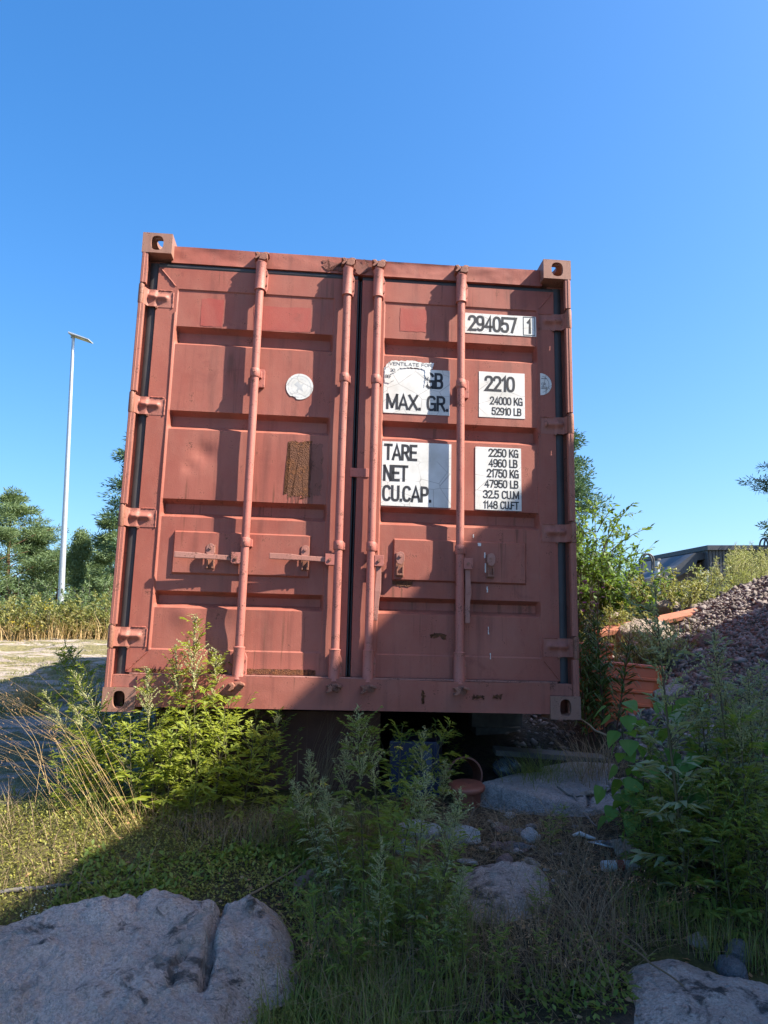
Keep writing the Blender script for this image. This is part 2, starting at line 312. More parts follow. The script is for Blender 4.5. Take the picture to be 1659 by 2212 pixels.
M['pale'] = leaf_mat('pale_weed_leaf', (0.16, 0.20, 0.07), (0.34, 0.35, 0.15), 0.3)
M['fire'] = leaf_mat('fireweed_leaf', (0.05, 0.095, 0.025), (0.10, 0.15, 0.04), 0.3)
M['firefl'] = leaf_mat('fireweed_flower', (0.42, 0.06, 0.32), (0.55, 0.12, 0.42), 0.3)
M['fireseed'] = leaf_mat('fireweed_seed', (0.34, 0.20, 0.14), (0.55, 0.42, 0.32), 0.3)
M['aspen'] = leaf_mat('aspen_leaf', (0.085, 0.19, 0.035), (0.15, 0.26, 0.06), 0.4)
M['yellowfl'] = leaf_mat('yellow_flower', (0.62, 0.45, 0.02), (0.7, 0.55, 0.05), 0.2)
M['whitefl'] = leaf_mat('lichen_white', (0.45, 0.47, 0.38), (0.58, 0.58, 0.48), 0.1)
M['mossclump'] = leaf_mat('moss_clump', (0.12, 0.13, 0.025), (0.30, 0.28, 0.06), 0.2)
# ---------------------------------------------------------------- ground
_cp = np.array([
 (-3, 0, .10), (0, 0, 0), (3, 0, .08), (-3, -4, -.1), (3, -4, -.1), (0, 1.2, .12), (-2.5, 1.3, .18), (2.5, 1.3, .16),
 (-1.3, 2.3, .27), (0, 2.3, .27), (1.3, 2.3, .29), (-2.6, 2.4, .34), (2.6, 2.4, .36),
 (-1.5, 3.0, .46), (-.5, 3.0, .42), (.5, 3.0, .40), (1.5, 3.0, .45), (-2.6, 3.1, .46), (2.7, 3.1, .55),
 (-1.7, 3.6, .53), (-.6, 3.6, .50), (.4, 3.6, .47), (1.4, 3.6, .54), (-3.2, 3.6, .48),
 (-1.9, 4.2, .55), (-.8, 4.2, .55), (0, 4.2, .52), (.8, 4.2, .56), (1.6, 4.2, .69), (-3.2, 4.3, .50), (2.6, 4.2, .72),
 (-2.4, 4.9, .55), (-1, 4.9, .58), (.5, 4.9, .60), (1.2, 4.9, .74), (1.7, 5.0, .82), (-4, 5, .50), (3.4, 5, .85),
 (-3, 6.2, .57), (-1.2, 6, .60), (.5, 6, .68), (1.6, 6, .94), (-5, 6.3, .53), (4, 6.5, 1.0),
 (-4, 8, .64), (-2, 8, .68), (0, 8, .80), (1.8, 8, 1.08), (-6.5, 8, .60), (4, 9, 1.1),
 (-3, 10, .82), (-5.5, 10, .78), (0, 10.4, .92), (2.5, 11, 1.05), (-9, 8, .6), (-9, 5, .5), (-9, 12, .9), (-4, 12.6, 1.0), (-7, 12.8, .97), (-1.5, 12.6, 1.0), (-5, 15.5, .85), (0, 14.5, .9), (5, 14, .9), (10, 8, 1.0), (10, 14, .8),
 (-14, 20, .7), (0, 22, .7), (14, 22, .6), (-14, 0, .2), (14, 0, .2), (-14, -14, -.3), (14, -14, -.3), (-30, 40, .5), (0, 40, .5), (30, 40, .4)], float)
def _rbf_fit():
    d = np.sqrt(((_cp[:, None, :2] - _cp[None, :, :2]) ** 2).sum(-1) + 0.5)
    n = len(_cp); A = np.zeros((n + 1, n + 1)); A[:n, :n] = -d + np.eye(n) * -0.05; A[:n, n] = 1; A[n, :n] = 1
    return np.linalg.solve(A, np.append(_cp[:, 2], 0))
_w = _rbf_fit()
def base_h(x, y):
    x = np.atleast_1d(np.asarray(x, float)); y = np.atleast_1d(np.asarray(y, float)); z = np.full(x.shape, _w[-1])
    for (cx, cy, _), w in zip(_cp, _w[:-1]): z = z - w * np.sqrt((x - cx) ** 2 + (y - cy) ** 2 + 0.5)
    far = sstep(30, 60, np.hypot(x, y)); return z * (1 - far) + 0.45 * far
def rock_zone(x, y):
    "how far (0..1) a spot lies on the bare bedrock left of the container"
    b = np.interp(y, [2.9, 3.4, 4.2, 5.2, 7, 13], [-3.0, -1.85, -1.6, -1.1, -.6, -.5]) + 0.35 * fbm(x * 1.5, y * 1.5, 5)
    m = sstep(0.0, 0.22, b - x) * sstep(3.0, 3.25, y + 0.5 * fbm(x * 2, y * 2, 9)) * (1 - sstep(12.7, 13.1, y + 0.6 * fbm(x, y, 3))) * (1 - sstep(9.5, 11.5, -x))
    return m
def ground_h(x, y):
    z = base_h(x, y); x = np.atleast_1d(np.asarray(x, float)); y = np.atleast_1d(np.asarray(y, float))
    near = 1 - sstep(14, 30, np.hypot(x, y))
    zz = z + near * (0.05 * fbm(x * 1.3, y * 1.3, 11) + 0.035 * fbm(x * 5, y * 5, 21) + 0.012 * fbm(x * 18, y * 18, 31)) + (1 - near) * 0.5 * fbm(x * .05, y * .05, 41)
    st = 0.13; q = (z + 0.16 * fbm(x * .55, y * 1.1, 51) + 0.05 * fbm(x * 1.9, y * 3.2, 55) + 0.03 * x * 0 + 0.010 * x) / st
    fr = q - np.floor(q); zt = st * (np.floor(q) + sstep(0.6, 0.95, fr)) - 0.010 * x + 0.11 * fbm(x * 1.6, y * 3.0, 61) + 0.045 * np.abs(fbm(x * 5, y * 9, 71)) + .012 * fbm(x * 22, y * 30, 75)
    m = rock_zone(x, y)
    return zz * (1 - m) + zt * m
def gz(x, y): return float(ground_h(x, y)[0])
_Ys = np.concatenate([np.arange(1.6, 8, 0.02), np.arange(8, 40, 0.2)])
def gnd(x, y, dz=0.0):
    "spot on the ground seen at (x, y) of the photograph"
    P = np.array([at(x, y, Y) for Y in (1.0, 2.0)]); d = P[1] - P[0]
    pts = P[0] + (_Ys[:, None] - 1.0) * d; h = ground_h(pts[:, 0], pts[:, 1])
    i = int(np.argmax(pts[:, 2] < h)) if (pts[:, 2] < h).any() else len(_Ys) - 1
    p = pts[i]; return np.array([p[0], p[1], gz(p[0], p[1]) + dz])

def axis(a, b, step, lo, hi):
    c = list(np.arange(a, b, step)); s = step; x = a
    left = []
    while x > lo: s *= 1.16; x -= s; left.append(x)
    s = step; x = c[-1]; right = []
    while x < hi: s *= 1.16; x += s; right.append(x)
    return np.array(left[::-1] + c + right)
gx = axis(-7.6, 3.2, 0.042, -400, 400); gy = axis(1.6, 13.4, 0.042, -300, 600)
GX, GY = np.meshgrid(gx, gy); GH = ground_h(GX.ravel(), GY.ravel()).reshape(GX.shape)
def grid_mesh(name, X, Y, Z, keep=None):
    ny, nx = X.shape; me = bpy.data.meshes.new(name); vs = np.stack([X.ravel(), Y.ravel(), Z.ravel()], 1)
    i = np.arange(ny * nx).reshape(ny, nx); q = np.stack([i[:-1, :-1], i[:-1, 1:], i[1:, 1:], i[1:, :-1]], -1).reshape(-1, 4)
    if keep is not None: q = q[keep.reshape(-1)]
    me.vertices.add(len(vs)); me.vertices.foreach_set('co', vs.ravel()); me.loops.add(len(q) * 4); me.loops.foreach_set('vertex_index', q.ravel())
    me.polygons.add(len(q)); me.polygons.foreach_set('loop_start', np.arange(len(q)) * 4); me.update(calc_edges=True); return me
me = grid_mesh('ground', GX, GY, GH)
ca = me.color_attributes.new('zone', 'FLOAT_COLOR', 'POINT'); z = np.zeros((GX.size, 4)); fx, fy = GX.ravel(), GY.ravel()
z[:, 0] = rock_zone(fx, fy)
mo = np.maximum(sstep(-0.06, 0.1, fbm(fx * 1.7, fy * 1.7, 81)), sstep(-.5, -.9, fx) * (fy > 2.6)) * (1 - sstep(-.3, .5, fx) * (fy > 3.1) * (fy < 8) * (fx < 2.2))
z[:, 1] = np.maximum(mo, sstep(8, 12, np.hypot(fx, fy))) * 0.9; z[:, 3] = 1
z[:, 2] = (1 - sstep(.6, 1.3, fy + .5 * fbm(fx, fy, 77))) * (1 - sstep(25, 40, np.hypot(fx, fy)))   # unseen pale gravel added behind the camera to bounce warm light
ca.data.foreach_set('color', z.ravel())
ground = link('ground', me, M['ground'], None, 0); ground['kind'] = 'structure'

# ---------------------------------------------------------------- gravel heap on the right
AP = np.array([4.35, 6.5])
def pile_h(x, y):
    x = np.atleast_1d(np.asarray(x, float)); y = np.atleast_1d(np.asarray(y, float))
    d = np.hypot(x - AP[0], (y - AP[1]) * 0.93)
    return 2.22 - 0.445 * np.sqrt(d * d + 0.12) + 0.09 * fbm(x * 1.2, y * 1.2, 91) + 0.05 * fbm(x * 4, y * 4, 95)
px = np.arange(0.9, 7.6, 0.05); py = np.arange(3.0, 10.5, 0.05); PX, PY = np.meshgrid(px, py)
PH = pile_h(PX.ravel(), PY.ravel()).reshape(PX.shape); G0 = ground_h(PX.ravel(), PY.ravel()).reshape(PX.shape)
ab = PH > G0 - 0.06
keep = ab[:-1, :-1] | ab[1:, :-1] | ab[:-1, 1:] | ab[1:, 1:]
heap = empty('gravel_heap', (3.4, 5.6, 0.9)); heap.location = (0, 0, 0)
tag(heap, 'sloping heap of reddish crushed stone beside the container and orange sheet', 'gravel heap')
hb = link('heap_base', grid_mesh('heap_base', PX, PY, np.maximum(PH, G0 - 0.08), keep), M['gravel_base'], heap, 0)
def top_h(x, y):
    return max(gz(x, y), float(pile_h(x, y)[0]))
_ico = np.array([(1, 0, 0), (-1, 0, 0), (0, 1, 0), (0, -1, 0), (0, 0, 1), (0, 0, -1)], float)
_icf = np.array([(0, 2, 4), (2, 1, 4), (1, 3, 4), (3, 0, 4), (2, 0, 5), (1, 2, 5), (3, 1, 5), (0, 3, 5)])
def tri_mesh(name, V, F):
    me = bpy.data.meshes.new(name); V = np.asarray(V, np.float32); F = np.asarray(F, np.int32); k = F.shape[1]
    me.vertices.add(len(V)); me.vertices.foreach_set('co', V.ravel()); me.loops.add(F.size); me.loops.foreach_set('vertex_index', F.ravel())
    me.polygons.add(len(F)); me.polygons.foreach_set('loop_start', np.arange(len(F)) * k); me.update(calc_edges=True); return me
def scatter_chips(name, P, S, mat, parent=None):
    "crushed stone: one irregular eight-faced chip per point"
    n = len(P); v = _ico[None] * (0.6 + 0.8 * rng.random((n, 6, 1))) + 0.35 * (rng.random((n, 6, 3)) - .5)
    v *= (S[:, None, None] * (0.5 + 1.0 * rng.random((n, 1, 3)))) * np.array([.62, .5, .34])
    a = rng.random(n) * 6.28; ca_, sa = np.cos(a)[:, None], np.sin(a)[:, None]; b = (rng.random(n) - .5) * 1.6; cb, sb = np.cos(b)[:, None], np.sin(b)[:, None]
    x, y, zz = v[..., 0], v[..., 1], v[..., 2]; y, zz = y * cb - zz * sb, y * sb + zz * cb; x, y = x * ca_ - y * sa, x * sa + y * ca_
    V = np.stack([x, y, zz], -1) + P[:, None]; F = (_icf[None] + (np.arange(n) * 6)[:, None, None])
    return link(name, tri_mesh(name, V.reshape(-1, 3), F.reshape(-1, 3)), mat, parent)
N = 200000
cxy = np.stack([rng.uniform(1.0, 4.6, N), rng.uniform(3.4, 8.6, N)], 1); ph = pile_h(cxy[:, 0], cxy[:, 1]); gh = ground_h(cxy[:, 0], cxy[:, 1])
ok = (ph > gh - 0.03) & (cxy[:, 0] < 0.62 * cxy[:, 1] + .6); cxy = cxy[ok]; ph = ph[ok]
S = 0.010 + 0.034 * rng.random(len(cxy)) ** 3 + .045 * (rng.random(len(cxy)) > .988)
ch = scatter_chips('crushed_stone', np.stack([cxy[:, 0], cxy[:, 1], ph + S * 0.15], 1), S, M['gravel'], heap); ch['kind'] = 'stuff'
# loose grit around the heap foot and under the container
N = 5000
cxy = np.stack([rng.uniform(0.3, 2.6, N), rng.uniform(3.0, 6.5, N)], 1); keepm = (fbm(cxy[:, 0] * 1.5, cxy[:, 1] * 1.5, 7) > -0.02) & (cxy[:, 0] > 0.8 + .4 * (cxy[:, 1] < 4.6)); cxy = cxy[keepm]
S = 0.012 + 0.05 * rng.random(len(cxy)) ** 3
gr = scatter_chips('loose_gravel', np.stack([cxy[:, 0], cxy[:, 1], ground_h(cxy[:, 0], cxy[:, 1])], 1), S, M['gravel'])
tag(gr, 'loose reddish gravel strewn on the dark soil by the heap', 'gravel', kind='stuff')
# ---------------------------------------------------------------- the container
W_, H_, L_ = 2.438, 2.591, 6.058
box = empty('shipping_container'); box.matrix_world = CM
tag(box, 'rust red steel shipping container with closed double doors and white stencil stickers', 'shipping container')
D0 = 0.075      # door frame face behind the corner castings
DP = 0.081      # flat panel face
mm = 0.001

# corner castings: six plates with oval apertures
def oval(cx, cy, rx, ry, n=28, p=2.6):
    out = []
    for k in range(n):
        t = 2 * math.pi * k / n; c, s = math.cos(t), math.sin(t)
        out.append((cx + rx * math.copysign(abs(c) ** (2 / p), c), cy + ry * math.copysign(abs(s) ** (2 / p), s)))
    return out
def plate_hole(mb, w, h, hole, th, f):
    "rectangle w x h with a hole, thickness th; f maps (a, b, depth) to xyz"
    n = len(hole); cx = sum(p[0] for p in hole) / n; cy = sum(p[1] for p in hole) / n; rect = []
    for (x, y) in hole:
        dx, dy = x - cx, y - cy; t = 1e9
        if abs(dx) > 1e-9: t = min(t, ((w - cx) if dx > 0 else -cx) / dx)
        if abs(dy) > 1e-9: t = min(t, ((h - cy) if dy > 0 else -cy) / dy)
        rect.append((cx + dx * t, cy + dy * t))
    # snap the nearest ring points to the four corners
    for c in ((0, 0), (w, 0), (w, h), (0, h)):
        i = min(range(n), key=lambda k: (rect[k][0] - c[0]) ** 2 + (rect[k][1] - c[1]) ** 2); rect[i] = c
    vs = []
    for d in (0, th): vs += [f(a, b, d) for a, b in hole] + [f(a, b, d) for a, b in rect]
    fs = []
    for i in range(n):
        j = (i + 1) % n
        fs += [(i, j, n + j, n + i), (2 * n + i, 3 * n + i, 3 * n + j, 2 * n + j), (i, 2 * n + i, 2 * n + j, j), (n + i, n + j, 3 * n + j, 3 * n + i)]
    mb.add(vs, fs)
FW, FH, FL, T = .162, .118, .178, .024
def fitting(x0, z0, right, top, y0=0.0, back=False):
    mb = MB()
    fy = (lambda d: y0 + d) if not back else (lambda d: y0 - d)
    hx = FW / 2 - 0.004
    plate_hole(mb, FW, FH, oval(FW / 2, FH / 2, .030 if not top else .034, .043), T, lambda a, b, d: (x0 + a, fy(d), z0 + b))
    sx = (lambda d: x0 + FW - d) if right else (lambda d: x0 + d)
    plate_hole(mb, FL - T, FH, oval((FL - T) / 2, FH / 2, .045, .038), T, lambda a, b, d: (sx(d), fy(T + a), z0 + b))
    tz = (lambda d: z0 + FH - d) if top else (lambda d: z0 + d)
    plate_hole(mb, FW - T, FL - T, oval((FW - T) / 2, (FL - T) / 2, .032, .058), T, lambda a, b, d: ((x0 if right else x0 + T) + a, fy(T + b), tz(d)))
    ya, yb = sorted((fy(T), fy(FL)))
    if right: mb.box(x0, x0 + .008, ya, yb, z0 + (0 if top else T), z0 + FH - (T if top else 0))
    else: mb.box(x0 + FW - .008, x0 + FW, ya, yb, z0 + (0 if top else T), z0 + FH - (T if top else 0))
    za = z0 if top else z0 + FH - .008
    mb.box(x0 + .0082, x0 + FW - .0082, ya, yb - .001, za + .0002, za + .0078)
    return mb.build('corner_casting', M['fitting'], box)
for right in (0, 1):
    for top in (0, 1):
        fitting(W_ - FW if right else 0, H_ - FH if top else 0, right, top)
        fitting(W_ - FW if right else 0, H_ - FH if top else 0, right, top, L_, True)

# corner posts with hinge gaps, hinge pins
HV = [2.233, 1.608, 0.991, 0.369]
def post(sg):
    X = (lambda u: u) if sg < 0 else (lambda u: W_ - u)
    p = MB()
    def ex(poly, a, b): p.prism([(X(u), d) for u, d in poly], 'z', a, b)
    ex([(0.003, .034), (.010, .034), (.010, .108), (.112, .108), (.112, .120), (.003, .120)], FH + .0005, H_ - FH - .0005)
    o = p.build('corner_post', M['paint_frame'], box, 40)
    cuts = [(v - .062, v + .062) for v in HV][::-1]; z = FH + .0005; segs = []
    for a, b in cuts: segs.append((z, a)); z = b
    segs.append((z, H_ - FH - .0005))
    for a, b in segs:
        f = MB(); f.prism([(X(u), d) for u, d in [(.004, .004), (.007, .001), (.019, .000), (.021, .0025), (.034, .003), (.036, .005), (.036, .033), (.004, .033)]], 'z', a, b)
        f.build('post_flange', M['paint_frame'], o, 40)
    for v in HV:
        h = MB(); n = 14
        h.tube([(X(.013), .017, v - .058), (X(.013), .017, v - .050), (X(.013), .017, v + .050), (X(.013), .017, v + .058)], [.0135, .0155, .0155, .0135], n)
        h.build('hinge_pin', M['iron'], o, 40)
    return o
post(-1); post(1)

# header and sill
def dented_bar(name, x0, x1, z0, z1, y0, y1, amp, seed, mat, lip=True):
    nx, nz = 120, 10; xs = np.linspace(x0, x1, nx); zs = np.linspace(z0, z1, nz); X, Z = np.meshgrid(xs, zs)
    e = np.sin((Z - z0) / (z1 - z0) * math.pi) ** .5
    Y = y0 + amp * (fbm(X * 3, Z * 6, seed) + .4 * fbm(X * 11, Z * 11, seed + 3)) * 1.6 * (.3 + .7 * e)
    Zt = Z + (Z > z1 - 1e-6) * amp * .9 * fbm(X * 2.2, X * 0, seed + 9)
    me = grid_mesh(name, X, Y, Zt); bm = bmesh.new(); bm.from_mesh(me)
    r = bmesh.ops.extrude_face_region(bm, geom=bm.faces[:]); vs_ = [g for g in r['geom'] if isinstance(g, bmesh.types.BMVert)]
    for q in vs_: q.co.y = y1
    bmesh.ops.recalc_face_normals(bm, faces=bm.faces); bm.to_mesh(me); bm.free()
    return link(name, me, mat, box, 35)
hd = dented_bar('header', FW - .01, W_ - FW + .01, 2.4555, 2.553, .068, .16, .014, 12, M['paint'])
sl = dented_bar('sill', FW + .0005, W_ - FW - .0005, .026, .182, .004, .15, .006, 31, M['paint'])
for a_, b_ in ((.0365, FW), (W_ - FW, W_ - .0365)):
    q = MB(); q.box(a_, b_, .022, .149, FH + .0006, .181); q.build('sill_end', M['paint_frame'], sl, None, .002)
lip = MB(); lip.box(.115, W_ - .115, .0255, .16, .1825, .190); lip.build('sill_lip', M['worn'], sl, None, .002)
# rubbed rust field in the middle of the header
def patch(name, u0, u1, v0, v1, depth, mat, parent, jag=.006, seed=0, n=40):
    pts = []
    for k in range(n):
        t = k / n * 4; s_ = int(t); f = t - s_
        x, y = [(u0 + f * (u1 - u0), v0), (u1, v0 + f * (v1 - v0)), (u1 - f * (u1 - u0), v1), (u0, v1 - f * (v1 - v0))][s_]
        pts.append((x + jag * 2.4 * float(fbm(np.array([k * .9]), np.array([seed * 3.3]), seed)[0]), y + jag * 2.4 * float(fbm(np.array([k * .9 + 40]), np.array([seed * 3.3]), seed)[0])))
    mb = MB(); mb.prism(pts, 'y', depth - .0012, depth + .0005); return mb.build(name, mat, parent)

# body: corrugated sides, roof, end wall, floor and cross members
def corr(y0, y1, amp, per):
    pts = []; y = y0; n = int((y1 - y0) / per)
    per = (y1 - y0) / n
    for k in range(n): pts += [(y, 0), (y + per * .28, 0), (y + per * .5, amp), (y + per * .78, amp)]; y += per
    return pts + [(y1, 0)]
for sx, nm in ((.012, 'side_wall'), (W_ - .012, 'side_wall')):
    pr = corr(.12, L_ - .1, .036 if sx < 1 else -.036, .278); mb = MB(); n = len(pr)
    mb.add([(sx + d, y, .16) for y, d in pr] + [(sx + d, y, 2.50) for y, d in pr], [(i, i + 1, n + i + 1, n + i) for i in range(n - 1)])
    mb.build(nm, M['paint'], box)
    r_ = MB(); a = 0.002 if sx < 1 else W_ - .062; r_.box(a, a + .06, .179, L_ - .179, 2.50, 2.56); r_.build('top_rail', M['paint_frame'], box)
    r_ = MB(); r_.box(a, a + .06, .179, L_ - .179, .02, .16); r_.build('bottom_rail', M['paint_frame'], box)
mb = MB(); mb.box(.062, W_ - .062, .165, L_ - .03, 2.545, 2.556); mb.build('roof', M['paint'], box)
mb = MB(); mb.box(.05, W_ - .05, L_ - .05, L_ - .02, .05, 2.545); mb.build('end_wall', M['paint'], box)
mb = MB(); mb.box(.062, W_ - .062, .151, L_ - .06, .14, .165); mb.build('floor', M['wood'], box)
for k in range(14):
    y = .32 + k * .42; mb = MB(); mb.box(.062, W_ - .062, y, y + .05, .03, .139); mb.build('cross_member', M['paint_frame'], box)

# doors
PAN = [(2.083, 2.303), (1.594, 1.980), (1.103, 1.492), (.613, 1.008), (.308, .527)]   # raised panels, grooves between
def door(name, ua, ub, pa, pb, hinge_left):
    dents = [(.40, 1.36, .05, .010, .018), (.36, .50, .06, -.008, .02), (1.70, .60, .05, .006, .03), (.55, .46, .08, .007, .05), (2.0, .50, .12, .006, .1), (.33, 1.28, .03, .006, .05)]
    us = sorted(set(np.round(np.concatenate([[ua, ua + .004, ub - .004, ub, pa, pa + .007, pb - .007, pb, pa + .016, pb - .016,
                    pa + .079, pa + .087, pb - .087, pb - .079], np.arange(ua + .02, ub, .022)]), 4)))
    vz = [.192, .196, .308, .3155, 2.296, 2.303, 2.418, 2.424, .700, .709, .922, .931]
    for i in range(4):
        lo, hi = PAN[i + 1][1], PAN[i][0]; vz += [lo - .003, lo, lo + .003, lo + .022, lo + .026, hi - .022, hi - .018, hi - .003, hi, hi + .003]
    vsn = sorted(set(np.round(np.concatenate([vz, np.arange(.21, 2.41, .024)]), 4)))
    U, V = np.meshgrid(us, vsn)
    inp = np.clip(np.minimum((U - pa) / .007, (pb - U) / .007), 0, 1) * np.clip(np.minimum((V - .308) / .0075, (2.303 - V) / .007), 0, 1)
    dep = D0 + (DP - D0) * inp
    g = np.zeros_like(U)
    for i in range(4):
        lo, hi = PAN[i + 1][1], PAN[i][0]
        g = np.maximum(g, np.clip(np.minimum((V - (lo - .002)) / .026, (hi - V) / .020), 0, 1))
    dep = dep + .046 * g * np.clip(np.minimum((U - pa - .004) / .012, (pb - .004 - U) / .012), 0, 1)
    ra, rb = pa + .079, pb - .079
    rb_ = np.clip(np.minimum((U - ra) / .008, (rb - U) / .008), 0, 1) * np.clip(np.minimum((V - .700) / .009, (.931 - V) / .009), 0, 1)
    dep = dep - .014 * rb_
    for cx, cz, r, a, _ in dents: dep = dep + 1.5 * a * np.exp(-((U - cx) ** 2 + (V - cz) ** 2) / (r * r))
    dep = dep + .0050 * fbm(U * 3.0, V * 3.0, 17 if hinge_left else 27) + .0012 * fbm(U * 9, V * 9, 19)
    me = grid_mesh(name, U, dep, V); bm = bmesh.new(); bm.from_mesh(me)
    r = bmesh.ops.extrude_face_region(bm, geom=bm.faces[:]); [setattr(q.co, 'y', .150) for q in r['geom'] if isinstance(q, bmesh.types.BMVert)]
    bmesh.ops.recalc_face_normals(bm, faces=bm.faces); bm.to_mesh(me); bm.free()
    return link('door', me, M['paint'], box, 22)
ld = door('left_door', .084, 1.206, .197, 1.078, True); rd = door('right_door', 1.234, 2.354, 1.362, 2.254, False)
ld['label'] = 'left door leaf with two horizontal handles and a round white sticker'
rd['label'] = 'right door leaf with hanging handles and white weight stickers'
def weld(pts, parent):
    mb = MB(); q = []
    for i in range(len(pts) - 1):
        a, b2 = np.array(pts[i]), np.array(pts[i + 1]); n = 14
        for k in range(n): q.append(a + (b2 - a) * k / n + np.array([0, -.0015 + .003 * (random.random() - .5), 0]) + .0012 * (rng.random(3) - .5))
    mb.tube(q, .0042, 6); return mb.build('weld_seam', M['paint'], parent, 60)
weld([(.098, D0, 2.415), (.192, D0, 2.308)], ld); weld([(.095, D0, .205), (.192, D0, .303)], ld)
weld([(.1925, D0, .306), (.1925, D0, 2.305)], ld)
weld([(2.345, D0, 2.415), (2.262, D0, 2.308)], rd); weld([(2.345, D0, .205), (2.262, D0, .303)], rd)
def gasket(parent, x0, x1, z0, z1, y0=.084, y1=.107):
    mb = MB(); w = x1 - x0; h = z1 - z0
    if h > w: mb.prism([(x0, y1), (x0, y0 + .006), (x0 + w * .25, y0), (x1 - w * .25, y0 + .001), (x1, y0 + .008), (x1, y1)], 'z', z0, z1)
    else: mb.prism([(y1, z0), (y0 + .006, z0), (y0, z0 + h * .3), (y0 + .001, z1 - h * .3), (y0 + .008, z1), (y1, z1)], 'x', x0, x1)
    return mb.build('gasket', M['rubber'], parent, 50)
gasket(ld, .036, .0835, .17, 2.452); gasket(ld, .0845, 1.206, 2.4250, 2.4545, .074, .12); gasket(ld, .0845, 1.206, .1905, .1918, .100, .13)
gasket(rd, 2.3545, 2.402, .17, 2.452); gasket(rd, 1.234, 2.354, 2.4250, 2.4545, .086, .12); gasket(ld, 1.2062, 1.2175, .195, 2.43, .092, .14); gasket(rd, 1.2225, 1.2338, .195, 2.43, .100, .14)
mb = MB(); mb.box(1.196, 1.30, .070, .0825, 1.262, 1.312); mb.build('door_stop', M['paint_rod'], rd, None, .002)

# hinge blades
def blade(v, sg, parent):
    X = (lambda u: u) if sg < 0 else (lambda u: W_ - u)
    us = np.linspace(.020, .174, 26); vv = np.linspace(v - .049, v + .049, 22); U, V = np.meshgrid(us, vv); dv = (V - v)
    rib = np.exp(-((dv - .006) / .016) ** 2) * sstep(.034, .055, U) * (1 - sstep(.135, .160, U))
    dep = .063 - .018 * rib - .004 * sstep(.08, .03, U) * 0 + .010 * sstep(.078, .094, U) - .038 * (1 - sstep(.020, .044, U))
    me = grid_mesh('hinge', np.vectorize(X)(U), dep, V); bm = bmesh.new(); bm.from_mesh(me); r = bmesh.ops.extrude_face_region(bm, geom=bm.faces[:])
    for q in r['geom']:
        if isinstance(q, bmesh.types.BMVert): q.co.y += .011
    bmesh.ops.recalc_face_normals(bm, faces=bm.faces); bm.to_mesh(me); bm.free()
    o = link('hinge', me, M['paint_frame'], parent, 40)
    weld([(X(.176), D0, v - .049), (X(.176), D0, v + .049)], parent); weld([(X(.098), D0, v + .051), (X(.174), D0, v + .051)], parent)
    nb = MB(); nb.tube([(X(.09), .060, v - .053), (X(.09), .080, v - .053)], .006, 8); nb.build('hinge_bolt', M['iron'], parent, 40)
for v in HV: blade(v, -1, ld); blade(v, 1, rd)

